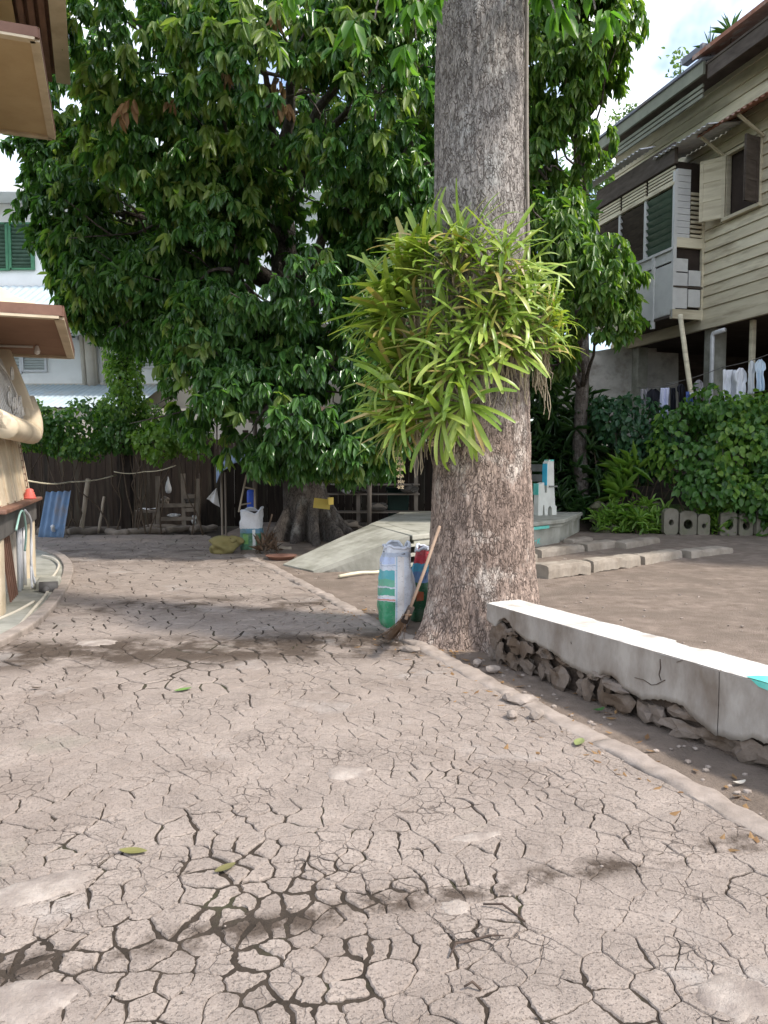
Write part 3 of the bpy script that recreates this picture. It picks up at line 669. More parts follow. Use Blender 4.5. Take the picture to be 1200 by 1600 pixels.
T1, O1 = mass_points([(165, 440, 13.2, .9, .75, .7, 190), (215, 445, 13.0, .8, .4, .7, 150), (255, 430, 13.0, .7, .7, .7, 150), (130, 380, 13.4, .7, .6, .6, 120), (600, 330, 12.6, 1.0, .8, .8, 170), (330, 470, 12.7, .6, .5, .6, 100), (420, 560, 12.9, 1.3, .9, .8, 200), (560, 720, 12.8, .7, .35, .7, 80), (460, 715, 12.6, .8, .3, .7, 90)], 8, -.7)
T, O = np.concatenate([T, T1]), np.concatenate([O, O1])
ym = (RNG.random(len(T)) < .06+.30*np.clip((T[:, 2]-4.6)/2.5, 0, 1)*(T[:, 0] > -5.6)+.25*(fields(T, .8, 77) > .32))  # sunlight on the upper crown put in as yellower leaves, plus random tufts
leaves('crown', m_leafA, dark, *bunches(T[~ym], O[~ym], 17, .19, .95, .68, .37))
leaves('sunlit_leaves', m_leafY, dark, *bunches(T[ym], O[ym], 12, .22, .95, .68, .37))
Td = [P(435, 130, 10.6), P(445, 165, 10.6), P(205, 160, 10.9), P(190, 175, 10.9), P(430, 30, 10.4), P(270, 160, 10.9), P(350, 120, 10.6)]
leaves('dead_leaves', m_dead, dark, *bunches(Td, [(0, -.4, -.6)]*len(Td), 9, .19, 1.0, .45, .36, .05))
limb_tree(dark, t2b, t2t, .46, [m for m in MS if m[6] > 170], m_bark2, 2)
# buttress roots
for i, (a, L, h) in enumerate(((-2.5, .95, .8), (-1.9, .7, .9), (-1.35, 1.0, .75), (-.8, 1.5, .6), (-.35, 1.2, .65), (-3.0, .7, .7), (.4, 1.0, .7), (1.6, .9, .7), (2.5, .9, .7))):
    b = MB()
    def bf(u, v, a=a, L=L, h=h, i=i):
        th = (v-.5)*math.pi; rr = .30+L*u; hh = max(.03, h*1.5*(1-u)**1.9+.04); wd = .13*(1-.55*u)+.02*mn.noise(Vector((u*5, i, 0)))
        bend = .25*mn.noise(Vector((u*1.5, i*2.2, 0)))*u
        d = Vector((math.cos(a+bend), math.sin(a+bend), 0)); n = Vector((-d.y, d.x, 0)); z = hh*math.cos(th)**.7 if abs(th) < 1.57 else 0
        p = t2b+d*rr+n*wd*math.sin(th); return (p.x, p.y, max(-.03, z-.02+.015*mn.noise(Vector((u*9, v*6, i)))))
    b.grid(bf, 16, 11); b.build('buttress_root', m_bark2, dark, smooth=True)

# slender tree on the right with the sunlit crown over the stilt house's corner
t3b = Vector((4.35, 16.6, .1)); t3t = P(900, 180, 16.0)
m_leafB = leafmat('mid_leaf', ((.05, .12, .026), (.08, .165, .032), (.12, .205, .045), (.165, .24, .06)), .38, .33)
slim = thing('slender_tree', 'slender tree right of the big trunk with bright drooping leaves against sky', 'tree', t3b)
MS3 = [(880, 60, 12.6, 1.0, 1.2, 1.0, 300), (930, 40, 12.8, .75, 1.0, .8, 200), (890, 180, 13.0, .8, 1.0, .8, 230), (850, 260, 13.2, .7, 1.1, .8, 200), (920, 120, 13.0, .6, .7, .7, 130),
       (862, 380, 13.0, .68, .9, .8, 220), (930, 430, 12.8, .75, .65, .8, 200), (880, 480, 13.4, .9, .8, .9, 230), (945, 490, 13.0, .55, .5, .6, 110), (850, 340, 13.4, .6, .6, .7, 120), (860, 560, 14.2, .6, .5, .6, 90), (830, -60, 12.8, 1.5, 1.0, 1.2, 250)]
T, O = mass_points(MS3, 9)
leaves('crown', m_leafB, slim, *bunches(T, O, 13, .20, 1.0, .65, .36))
limb_tree(slim, t3b, t3t, .17, MS3, m_bark2, 6)

# farther trees
def far_tree(label, base, masses, mat, seed, L, r0=.2):
    o = thing('background_tree', label, 'tree', base, 'trees behind the buildings'); T, O = mass_points(masses, seed, -.12, .5)
    leaves('crown', mat, o, *bunches(T, O, 9, L, .35, .9, .45)); top = P(masses[0][0], masses[0][1], masses[0][2]); limb_tree(o, Vector(base), top, r0, masses, m_bark2, seed); return o
m_leafF = leafmat('far_leaf', ((.07, .13, .04), (.11, .18, .06), (.16, .22, .09)), .35, .5)
far_tree('pale green tree seen between the slender tree and the stilt house', (7.2, 29, 0), [(900, 320, 28, 2.0, 2.2, 1.6, 330), (880, 420, 28, 2.0, 2.0, 1.6, 260)], m_leafF, 13, .30)
far_tree('dark tree filling the gap behind the big trunk', (2.0, 20, 0), [(720, 300, 19, 3.2, 3.0, 2.0, 420), (640, 480, 18.6, 2.4, 2.4, 1.6, 330), (800, 520, 18.5, 1.6, 1.8, 1.4, 260)], m_leafA, 17, .32)
# ------------------------------------------------------------------ cream pavilion at the left edge
m_cream = surf('cream_paint', (.54, .45, .32), (.64, .54, .40), 4, .75, .2, 50, .004, c3=(.42, .33, .22), s3=2.2, lim3=(.5, .75))
m_creamroof = surf('cream_roof', (.60, .50, .34), (.70, .59, .42), 3, .7, .2, 50, .004, c3=(.5, .42, .30), s3=2, lim3=(.55, .75))
m_brown = surf('brown_fascia', (.16, .085, .06), (.22, .12, .085), 6, .6, .25, 60, .004)
m_soffit = surf('tan_soffit', (.44, .32, .18), (.52, .39, .23), 2, .8, .15, 40, .003)
m_soffit2 = surf('brown_soffit', (.24, .14, .09), (.30, .18, .12), 2, .8, .15, 40, .003)
m_darkstone = surf('dark_stone_band', (.085, .08, .075), (.15, .14, .13), 5, .55, .3, 50, .004)
m_grime = surf('grimy_white_wall', (.40, .37, .34), (.55, .52, .47), 3, .9, .4, 60, .005, c3=(.25, .22, .19), s3=2.2, lim3=(.5, .7))
m_darkin = surf('dark_interior', (.03, .022, .018), (.05, .036, .03), 3, .9, .1)
m_iron = surf('white_iron', (.58, .55, .50), (.70, .67, .62), 8, .5, .1)
m_lamp = surf('bulb_glass', (.75, .72, .68), (.8, .78, .74), 3, .15, .0)
m_redpl = surf('red_plastic', (.55, .10, .08), (.65, .15, .12), 5, .4, .05)
W0 = Vector((-3.95, 7.98, 0)); dL = Vector((-.315, .949, 0)).normalized(); nO = Vector((dL.y, -dL.x, 0))   # along the wall (away), outward to the road
PO = Vector((-5.6, 8.4, 0))
pav = thing('pavilion', 'cream pavilion with curved stacked eaves at the left edge', 'building', PO)
def L_(s, o, z): return W0+dL*s+nO*o+Vector((0, 0, z))            # s along the wall, o outward
ML = Matrix((dL, nO, Vector((0, 0, 1)))).transposed()
SE = 2.35                                                        # far corner
def lbox(b, s0, s1, o0, o1, z0, z1): return b.box(L_((s0+s1)/2, (o0+o1)/2, (z0+z1)/2), (s1-s0, o1-o0, z1-z0), ML)
b = MB(); lbox(b, -.6, SE-.15, -3.6, -.14, -.03, .78); b.build('base_wall', m_grime, pav)
for s in (-.45, SE-.15):
    b = MB(); w = .15
    def pf(u, v, s=s):
        a = 2*math.pi*u; z = -.03+.84*v; r = w*(1-.10*max(0, v-.8)*5*(v-.8)); e = .45
        ca, sa = math.cos(a), math.sin(a); return L_(s+r*math.copysign(abs(ca)**e, ca), -.08+r*.8*math.copysign(abs(sa)**e, sa), z)
    b.grid(pf, 20, 12, True); b.build('pillar', m_cream, pav, smooth=True)
b = MB(); lbox(b, -.8, SE-.02, -3.7, .06, .76, 1.02); b.build('stone_band', m_darkstone, pav, bevel=.02)
b = MB(); lbox(b, -.8, SE+.05, -3.7, .13, 1.02, 1.065); b.build('ledge', m_brown, pav, bevel=.012)
# wall above the ledge, its outer face leaning in as it rises
b = MB()
poly = [(-.8, -3.6), (SE-.02, -3.6), (SE-.02, .0), (-.8, .0)]
b.add([L_(s, o, 1.065) for s, o in poly]+[L_(s-(.12 if s > 0 else 0), o-(.10 if o > -1 else 0), 1.80) for s, o in poly], [(3, 2, 1, 0), (4, 5, 6, 7), (0, 1, 5, 4), (1, 2, 6, 5), (2, 3, 7, 6), (3, 0, 4, 7)])
b.build('panel_wall', m_cream, pav)
for s in (-.3, .25, .8, 1.32, 1.72):
    b = MB(); b.beam(L_(s, .005, 1.08), L_(s, -.092, 1.78), .10, .03, nO); b.build('wall_batten', m_cream, pav, bevel=.006)
g = MB()
for k in range(8):
    z = 1.12+k*.085; t = (z-1.065)/.735; g.beam(L_(1.90, .004-.10*t, z), L_(2.12, .004-.10*t, z), .012, .01, nO)
for s in (1.90, 2.12): g.beam(L_(s, .0, 1.1), L_(s, -.089, 1.75), .012, .01, nO)
g.build('ladder_moulding', m_brown, pav)
# swelling balcony sill: three nested rolls
for k, (o, zc, r) in enumerate(((.24, 1.855, .115), (.20, 1.91, .10), (.15, 1.955, .085))):
    b = MB(); pts = [L_(s, o-.12-.10*max(0, (s-.8)/1.55)**4, zc+.42*max(0, (s-1.2)/1.0)**4) for s in np.linspace(-.7, 2.25-.04*k, 26)]
    b.tube(pts, [r]*24+[r*.85, r*.4], 14); b.build('balcony_roll', m_cream, pav, smooth=True)
# slanting corner strut up to the eave
b = MB(); b.beam(L_(2.10, .10, 1.90), L_(2.0, -.27, 2.96), .20, .15, dL); b.build('corner_strut', m_cream, pav, bevel=.02)
b = MB(); lbox(b, -.8, SE-.28, -3.4, -.30, 1.78, 3.1); b.build('recessed_wall', m_darkin, pav)
# wrought iron grille in the opening: scrolls and bars
def scroll(c, r, turns, sgn=1, a0=0): return [c+dL*(r*(1-.8*t)*math.cos(a0+sgn*turns*2*math.pi*t))+Vector((0, 0, r*(1-.8*t)*math.sin(a0+sgn*turns*2*math.pi*t))) for t in np.linspace(0, 1, 30)]
for s, z, r, sg in ((1.62, 2.20, .11, 1), (1.45, 2.12, .10, -1), (1.72, 2.10, .08, -1), (1.25, 2.18, .12, 1), (1.30, 2.52, .09, -1), (1.0, 2.15, .12, 1), (.7, 2.2, .12, -1)):
    b = MB(); b.tube(scroll(L_(s, .02-.12*(z-1.9), z+.04), r*1.1, 1.6, sg, s*3), .012, 6); b.build('iron_scroll', m_iron, pav, smooth=True)
for k in range(13):
    s = .1+k*.14; b = MB(); b.tube([L_(s, .02, 1.95), L_(s, -.10, 2.4), L_(s-.02, -.24, 2.8)], .009, 5); b.build('iron_bar', m_iron, pav)
b = MB(); b.tube([L_(1.95, .03, 2.0), L_(1.6, -.05, 2.35), L_(1.3, -.10, 2.55), L_(.8, -.18, 2.72)], .012, 6); b.build('iron_bar', m_iron, pav)
# stacked bell-cast roofs
def roof(zs, near, far_, oin, oout, rise, mat_s, band=.10, left=5.0):
    pn, pf_ = near, far_; ax = (pf_-pn).normalized(); nl = Vector((-ax.y, ax.x, 0)); nl = nl if nl.x < 0 else -nl
    L = (pf_-pn).length
    def Q(u, v, z): return Vector((pn.x, pn.y, 0))+ax*u+nl*v+Vector((0, 0, z))
    b = MB(); lv = []
    for t in np.linspace(0, 1, 12):
        i_ = oin*t; z = zs+band+rise*(t**2.1)*1.0+.05*t
        lv.append([Q(i_-.015, i_-.015, z), Q(L-i_+.015, i_-.015, z), Q(L-i_+.015, left-i_, z), Q(i_-.015, left-i_, z)])
    b.add([q for r_ in lv for q in r_], [(i*4+k, i*4+(k+1) % 4, i*4+4+(k+1) % 4, i*4+4+k) for i in range(11) for k in range(4)])
    b.build('roof_top', m_creamroof, pav, smooth=False)
    for (a, c) in (((0, 0), (L, 0)), ((0, 0), (0, left)), ((L, 0), (L, left))):
        f = MB(); f.beam(Q(a[0], a[1], zs+band/2), Q(c[0], c[1], zs+band/2), .035, band); f.build('fascia', m_brown, pav)
        t = MB(); sh = .03
        t.beam(Q(min(max(a[0], sh), L-sh), max(a[1], sh), zs-.012), Q(min(max(c[0], sh), L-sh), max(c[1], sh), zs-.012), .09, .03); t.build('eave_trim', m_cream, pav)
    s = MB(); s.add([Q(.02, .02, zs+.006), Q(L-.02, .02, zs+.006), Q(L-.02, left, zs+.006), Q(.02, left, zs+.006)], [(3, 2, 1, 0)]); s.build('soffit', mat_s, pav)
    return Q, L
Q1, L1 = roof(2.93, Vector((-3.12, 7.55, 0)), Vector((-4.17, 10.42, 0)), 1.35, 0, 1.25, m_soffit2)
Q2, L2 = roof(5.80, Vector((-3.50, 8.05, 0)), Vector((-4.36, 10.45, 0)), 1.3, 0, 1.3, m_soffit)
b = MB(); lbox(b, -.2, SE-.35, -3.2, -.47, 3.0, 5.80); b.build('upper_wall', m_cream, pav)
b = MB(); b.tube([L_(SE-.3, -.44, 3.6), L_(SE-.28, -.40, 4.4), L_(SE-.26, -.36, 5.0)], [.02, .05, .06], 6); b.build('downpipe', m_darkstone, pav)
for k in range(6):
    b = MB(); b.beam(L_(SE-.9, -.46, 3.75+k*.1), L_(SE-.45, -.46, 3.80+k*.1), .02, .05, nO); b.build('louvre', m_brown, pav)
# slatted soffit of the topmost roof
top_a, top_b = P(98, -60, 9.2), P(106, 130, 12.0); zt = top_b.z
ta, tb_ = Vector((top_b.x+1.15, 9.0, zt)), Vector((top_b.x+.02, 12.0, zt)); tax = (tb_-ta).normalized(); tn = Vector((-tax.y, tax.x, 0)); tn = tn if tn.x < 0 else -tn
b = MB(); b.beam(ta+tn*.08, tb_+tn*.08, .20, .05); b.build('eave_board', m_cream, pav)
for k in range(4):
    b = MB(); b.beam(ta+tn*(.27+k*.125), tb_+tn*(.27+k*.125), .075, .05); b.build('soffit_slat', m_brown, pav)
b = MB(); b.beam(ta+tn*2.0+Vector((0, 0, .25)), tb_+tn*2.0+Vector((0, 0, .25)), 4.0, .3); b.build('top_roof', m_brown, pav)
b = MB(); b.beam(ta+tn*1.6-Vector((0, 0, .03)), tb_+tn*1.6-Vector((0, 0, .03)), 2.0, .04); b.build('soffit', m_soffit, pav)
b = MB(); b.beam(ta+tn*1.7+Vector((0, 0, -1.5)), tb_+tn*1.7-tax*.5+Vector((0, 0, -1.5)), 1.4, 2.9); b.build('upper_wall', m_cream, pav)
# bare bulb under the lower eave
bp = P(58, 548, 9.4)
bl = thing('light_bulb', 'bare white light bulb hanging under the lower cream eave', 'bulb', (bp.x, bp.y, bp.z-.05))
b = MB(); b.lathe([(.004, -.05), (.03, -.035), (.036, -.005), (.028, .03), (.018, .055), (.018, .06)], bp, 14); b.build('glass', m_lamp, bl, smooth=True)
b = MB(); b.lathe([(.022, .06), (.024, .10), (.01, .115)], bp, 12); b.build('socket', m_brown, bl, smooth=True)
b = MB(); b.tube([bp+Vector((0, 0, .11)), Vector((bp.x, bp.y, 2.93))], .004, 5); b.build('cord', m_brown, bl)
b = MB(); b.tube([Vector((bp.x-.05, bp.y, 2.915)), Vector((bp.x-.65, bp.y-.15, 2.915))], .015, 6); b.build('conduit', m_iron, bl)
# things on and by the pavilion
rp = L_(1.62, .06, 1.068)
rc = MB(); rc.lathe([(.075, 0), (.08, .015), (.065, .03), (.07, .045), (.055, .06), (.06, .075), (.045, .09), (.048, .11), (.03, .125), (.012, .13)], rp, 16)
tag(rc.build('red_cap_stack', m_redpl, smooth=True), 'small stack of red plastic caps on the pavilion ledge', 'caps')
m_hose = surf('pale_hose', (.52, .47, .38), (.62, .56, .46), 8, .5, .1)
m_pvc = surf('pvc_pipe', (.55, .55, .56), (.68, .68, .68), 6, .4, .08)
m_mint = surf('mint_hose', (.35, .58, .50), (.42, .64, .56), 6, .5, .1)
def hose(name, label, pts, r, mat, seg=6):
    P_ = [Vector(p) for p in pts]; out = []
    for i in range(len(P_)-1):
        p0, p1, p2, p3 = P_[max(i-1, 0)], P_[i], P_[i+1], P_[min(i+2, len(P_)-1)]
        for k in range(seg):
            t = k/seg; out.append(.5*((2*p1)+(p2-p0)*t+(2*p0-5*p1+4*p2-p3)*t*t+(3*p1-p0-3*p2+p3)*t**3))
    out.append(P_[-1]); b = MB(); b.tube(out, r, 8); return tag(b.build(name, mat, smooth=True), label, 'hose')
def gz(px, py, z): q = G(px, py, z); return (q.x, q.y, q.z)
hose('garden_hose', 'cream garden hose trailing along the curved apron kerb', [gz(-40, 1015, .02), gz(15, 992, .02), gz(52, 952, .02), gz(74, 925, .03), gz(72, 912, .05), gz(85, 898, .05), gz(92, 882, .05), gz(82, 872, .05), gz(66, 868, .05)], .017, m_hose)
hose('garden_hose', 'short cream hose end lying beside the tap block', [gz(-30, 978, .02), gz(20, 958, .02), gz(53, 940, .03)], .016, m_hose)
hose('rubber_hose', 'grey hose looping down from the stone band to the ground', [L_(.75, .10, .98), L_(.95, .14, .85), L_(1.1, .12, .6), L_(1.0, .13, .3), L_(1.05, .16, .08), L_(1.2, .2, .04)], .014, m_pvc)
hose('mint_hose', 'mint green hose curving over the front of the stone band', [L_(.1, .09, .80), L_(.3, .11, .97), L_(.5, .12, .96), L_(.75, .11, .74), L_(.85, .08, .5)], .012, m_mint)
hose('rubber_hose', 'crossing grey hose hanging by the pillar', [L_(1.35, .09, .74), L_(1.25, .11, .5), L_(1.0, .12, .3), L_(.9, .14, .06)], .012, m_pvc)
for i, s in enumerate((.95, 1.12, 1.45)):
    b = MB(); b.tube([L_(s, .0, .02), L_(s+.01, .0, .77)], .022, 10); tag(b.build('water_pipe', m_pvc, smooth=True), ['white water pipe standing under the stone band, nearest the camera', 'white water pipe in the middle of the three under the stone band', 'white water pipe nearest the far cream pillar'][i], 'pipe', 'pipes under the stone band')
for i in range(5):
    b = MB(); b.beam(L_(.10+i*.12, .02, .04), L_(-.12+i*.12, -.02, .74), .03, .02, nO); b.build('base_bar', m_brown, pav)
tb2 = thing('tap_block', 'small concrete block with grey pump fittings at the pavilion foot', 'pump', L_(.95, .25, 0))
b = MB(); lbox(b, 1.0, 1.42, .16, .42, -.02, .12); b.build('block', m_conc, tb2, bevel=.03)
b = MB(); b.tube([L_(.86, .22, .06), L_(.86, .42, .06)], .07, 14); b.build('pump_body', m_darkstone, tb2, smooth=True)
b = MB(); b.tube([L_(.70, .3, .05), L_(.92, .3, .05)], .035, 10); b.build('fitting', m_darkstone, tb2, smooth=True)
# apron slab with curved kerb round the pavilion foot
ac = [G(-260, 1130), G(0, 1006), G(60, 968), G(92, 930), G(106, 900), G(104, 882), G(88, 868), G(58, 858), G(20, 854)]
ap = MB(); ap.add([(p.x, p.y, .016) for p in ac]+[(-8.5, 12.5, .016), (-8.5, 4, .016)], [tuple(range(len(ac)+2))])
tag(ap.build('apron', m_conc), kind='structure')
ak = MB(); pts = []
for i in range(len(ac)-1):
    p0, p1, p2, p3 = ac[max(i-1, 0)], ac[i], ac[i+1], ac[min(i+2, len(ac)-1)]
    for k in range(6):
        t = k/6; pts.append(.5*((2*p1)+(p2-p0)*t+(2*p0-5*p1+4*p2-p3)*t*t+(3*p1-p0-3*p2+p3)*t**3))
for a, c in zip(pts, pts[1:]):
    d = (c-a).normalized(); n = Vector((-d.y, d.x, 0)); ak.box((a+c)/2+Vector((0, 0, .02)), ((c-a).length+.01, .13, .07), Matrix((d, n, Vector((0, 0, 1)))).transposed())
tag(ak.build('apron_kerb', m_kerb, bevel=.015), kind='structure')
# ------------------------------------------------------------------ white building with green louvred windows behind
m_wht = surf('white_paint', (.78, .78, .76), (.86, .86, .84), 1.5, .85, .15, 30, .004, c3=(.6, .6, .57), s3=.6, lim3=(.55, .75))
m_beige = surf('beige_wall', (.50, .45, .38), (.58, .53, .45), 2, .9, .2)
m_green = surf('green_frame', (.05, .17, .09), (.08, .22, .12), 4, .5, .1)
m_louv = surf('louvre_glass', (.05, .10, .065), (.09, .15, .105), 3, .35, .05)
m_louvp = surf('pale_louvre', (.48, .52, .50), (.6, .63, .60), 3, .3, .05)
m_sheet = surf('pale_blue_sheet', (.34, .42, .47), (.44, .52, .56), 2, .45, .15, 30, .004, c3=(.40, .40, .38), s3=1.5)
YB = 24.0
wb = thing('white_building', 'white two-storey building with green louvred windows behind the vines', 'building', (-6, YB, 0))
def bx(b, px0, px1, py0, py1, y0, y1):
    a, c = P(px0, py1, YB), P(px1, py0, YB); return b.box(((a.x+c.x)/2, (y0+y1)/2, (a.z+c.z)/2), (c.x-a.x, y1-y0, c.z-a.z))
b = MB(); a, c = P(-60, 640, YB), P(700, 318, YB); b.box(((a.x+c.x)/2, YB+3.0, c.z/2), (c.x-a.x, 6.0, c.z)); b.build('wall', m_wht, wb)
b = MB(); b.box(((a.x+c.x)/2, YB+2.7, c.z+.12), (c.x-a.x+.8, 7.4, .22)); b.build('roof_slab', m_wht, wb)
b = MB(); bx(b, -60, 700, 600, 860, YB-.12, YB-.02); b.build('plinth', m_beige, wb)
def louvre_window(px0, px1, py0, py1, n, mat, fr=m_green, parent=wb):
    f = MB(); t = 1.3
    bx(f, px0-t, px0+t, py0-t, py1+t, YB-.10, YB+.02); bx(f, px1-t, px1+t, py0-t, py1+t, YB-.10, YB+.02)
    bx(f, px0+t, px1-t, py0-t, py0+t, YB-.10, YB+.02); bx(f, px0+t, px1-t, py1-t, py1+t, YB-.10, YB+.02)
    w = f.build('window', fr, parent)
    g = MB(); bx(g, px0, px1, py0, py1, YB-.012, YB-.004); g.build('opening', m_darkin, w)
    for k in range(n):
        y = py0+(py1-py0)*(k+.5)/n; A, C = P(px0+2, y, YB), P(px1-2, y, YB); h = abs(P(0, py0, YB).z-P(0, py1, YB).z)/n
        l = MB(); l.box(((A.x+C.x)/2, YB-.05, A.z), (C.x-A.x, .012, h*.95), Matrix.Rotation(R(38), 3, 'X')); l.build('louvre', mat, w)
louvre_window(-20, 13, 350, 422, 12, m_louv); louvre_window(17, 52, 350, 421, 12, m_louv)
louvre_window(-5, 34, 556, 582, 5, m_louvp, m_pvc); louvre_window(37, 73, 556, 580, 6, m_louvp, m_pvc)
louvre_window(222, 246, 512, 574, 9, m_louvp, m_pvc); louvre_window(250, 272, 506, 572, 10, m_louv)
louvre_window(300, 335, 506, 572, 10, m_louv); louvre_window(112, 121, 505, 530, 5, m_louv, m_pvc)
louvre_window(120, 156, 352, 421, 12, m_louv); louvre_window(230, 266, 352, 421, 12, m_louv)
# canopy between the storeys: corrugated sheet and white fascia
def corr(b, p0, p1, p2, p3, n, amp):
    p0, p1, p2, p3 = map(Vector, (p0, p1, p2, p3)); nn = (p1-p0).cross(p3-p0).normalized()
    b.grid(lambda u, v: (p0.lerp(p1, u).lerp(p3.lerp(p2, u), v))+nn*amp*math.cos(u*n*2*math.pi), n*6+1, 5)
A, C = P(-60, 446, YB-.1), P(700, 446, YB-.1); z1 = P(0, 486, YB-2.2).z
b = MB(); corr(b, (A.x, YB-2.2, z1), (C.x, YB-2.2, z1), (C.x, YB-.05, A.z), (A.x, YB-.05, A.z), 66, .018); b.build('canopy_sheet', m_sheet, wb, smooth=True)
b = MB(); b.box(((A.x+C.x)/2, YB-2.24, z1-.20), (C.x-A.x, .10, .34)); b.build('canopy_fascia', m_wht, wb)
b = MB(); b.box(((A.x+C.x)/2, YB-1.1, z1-.30), (C.x-A.x, 2.1, .06)); b.build('canopy_soffit', m_wht, wb)
A = P(-60, 601, YB-.1); z1 = P(0, 636, YB-3.0).z
b = MB(); corr(b, (A.x, YB-3.0, z1), (P(250, 0, YB).x, YB-3.0, z1), (P(250, 0, YB).x, YB-.12, A.z), (A.x, YB-.12, A.z), 40, .015); b.build('lean_to_sheet', m_sheet, wb, smooth=True)
b = MB(); b.box((A.x+5, YB-1.6, z1/2), (12, 2.6, z1-.06)); b.build('lean_to_wall', m_beige, wb)
for px in (125, 137, 143, 158): 
    b = MB(); p, q = P(px, 500, YB-.15), P(px+8, 604, YB-.15); b.tube([q, p], .07 if px != 137 else .16, 10); b.build('drain_pipe', m_beige, wb, smooth=True)

# ------------------------------------------------------------------ dark brown plank fence carrying the vines
m_fence = surf('old_brown_planks', (.014, .010, .008), (.036, .025, .019), 3, .9, .5, 30, .01, stretch=(6, 6, .6), c3=(.045, .04, .03), s3=1.0)
fe = thing('plank_fence', 'dark brown plank fence under the vines at the back of the road', 'fence', (-3, 18.5, 0))
x = -10.0; fr = random.Random(8)
while x < 4.4:
    w = fr.uniform(.14, .22); b = MB(); h = 2.2+fr.uniform(-.12, .12); b.box((x+w/2, 18.5+fr.uniform(-.02, .02), h/2), (w-.004, .03, h)); b.build('plank', m_fence, fe); x += w
for z in (.5, 1.5): b = MB(); b.box((-2.8, 18.545, z), (14.2, .05, .09)); b.build('rail', m_fence, fe)

# ------------------------------------------------------------------ vines and hedges
m_ivy = leafmat('ivy_leaf', ((.035, .10, .022), (.06, .145, .03), (.09, .19, .042), (.05, .125, .03)), .33, .36)
m_ivyb = leafmat('bright_ivy', ((.11, .22, .04), (.155, .27, .05), (.20, .31, .065)), .38, .4)
m_stem = surf('vine_stem', (.07, .05, .035), (.12, .09, .065), 8, .9, .3)
def vine(name, label, cat, blobs, mat, L, seed, group=None, dens=1.0, mix=None, stems=14, wr=.75, base=None, flat=False):
    """blobs: (px,py,Y,rx,rz,ry); leaves shingle the outside of a knobbly mass"""
    rg = np.random.default_rng(seed); C = []; Nn = []
    for px, py, Y, rx, rz, ry in blobs:
        c = np.array(P(px, py, Y)); n = int(dens*14*(rx*rz+rx*ry+ry*rz)/(L*L)); d = nrm(rg.normal(size=(n, 3))); d[:, 1] -= .5*rg.random(n); d = nrm(d)
        p = c+d*np.array([rx, ry, rz])*(1-.28*rg.random(n)**1.5)[:, None]; f = fields(p, 1.6, seed)+.6*fields(p, 4.5, seed+3)
        p += d*(f*.22)[:, None]; k = (f > -.38) & (p[:, 2] > .02); C.append(p[k]); Nn.append(d[k])
    C = np.concatenate(C); Nn = np.concatenate(Nn); n = len(C)
    U = Nn+np.array([0, 0, .35])+rg.normal(0, .35, (n, 3)); D = np.array([0, 0, -.8])+Nn*.35+rg.normal(0, .45, (n, 3)); l = L*rg.uniform(.6, 1.25, n)
    if base is None: base = (float(C[:, 0].mean()), float(C[:, 1].mean()), 0)
    o = thing(name, label, cat, base, group)
    if mix is not None:
        k = (fields(C, .9, seed+9)+rg.normal(0, .25, n)) > .12; leaves('foliage', mat, o, C[~k], D[~k], U[~k], l[~k], l[~k]*wr); leaves('bright_foliage', mix, o, C[k], D[k], U[k], l[k], l[k]*wr)
    else: leaves('foliage', mat, o, C, D, U, l, l*wr)
    sr = random.Random(seed); s = MB()
    for _ in range(stems):
        px, py, Y, rx, rz, ry = sr.choice(blobs); c = P(px, py, Y); a = Vector((c.x+sr.uniform(-rx, rx), c.y+sr.uniform(-.1, .2), 0)); q = c+Vector((sr.uniform(-rx, rx)*.8, -.3*ry, sr.uniform(-.3, .8)*rz)); s.tube(wob(a, q, 8, .18, sr.random()*90), [.018, .017, .016, .014, .013, .011, .009, .007, .005], 5)
    s.build('stems', m_stem, o, kind='stuff'); return o
vine('vine_hedge', 'dense green vine draped over the brown plank fence on the left', 'vine', [(70, 670, 16.6, .7, .5, .45), (130, 668, 16.6, .9, .52, .5), (200, 668, 16.5, .8, .55, .5), (60, 650, 16.7, .5, .35, .4), (120, 690, 16.4, .7, .35, .3)], m_ivy, .11, 31, mix=m_ivyb)
vine('ivy_post', 'tall post wrapped in small-leaved ivy in front of the white building', 'ivy', [(194, 548, 16.5, .36, .45, .32), (192, 590, 16.4, .45, .48, .38), (190, 630, 16.3, .52, .42, .42), (198, 525, 16.5, .26, .26, .24)], m_ivyb, .085, 33, mix=m_ivy, stems=5)
vine('bright_shrub', 'bright yellow-green shrub hanging over the fence beside the ivy post', 'shrub', [(250, 685, 16.2, .62, .45, .45), (290, 690, 16.2, .5, .4, .4), (235, 660, 16.4, .4, .35, .3)], m_ivyb, .13, 35, stems=8)
pb_ = MB(); q = P(195, 600, 16.75); pb_.box((q.x, 16.75, 2.0), (.22, .22, 4.0)); tag(pb_.build('brown_post', m_fence, bevel=.01), 'brown post rising from the fence into the ivy column', 'post')
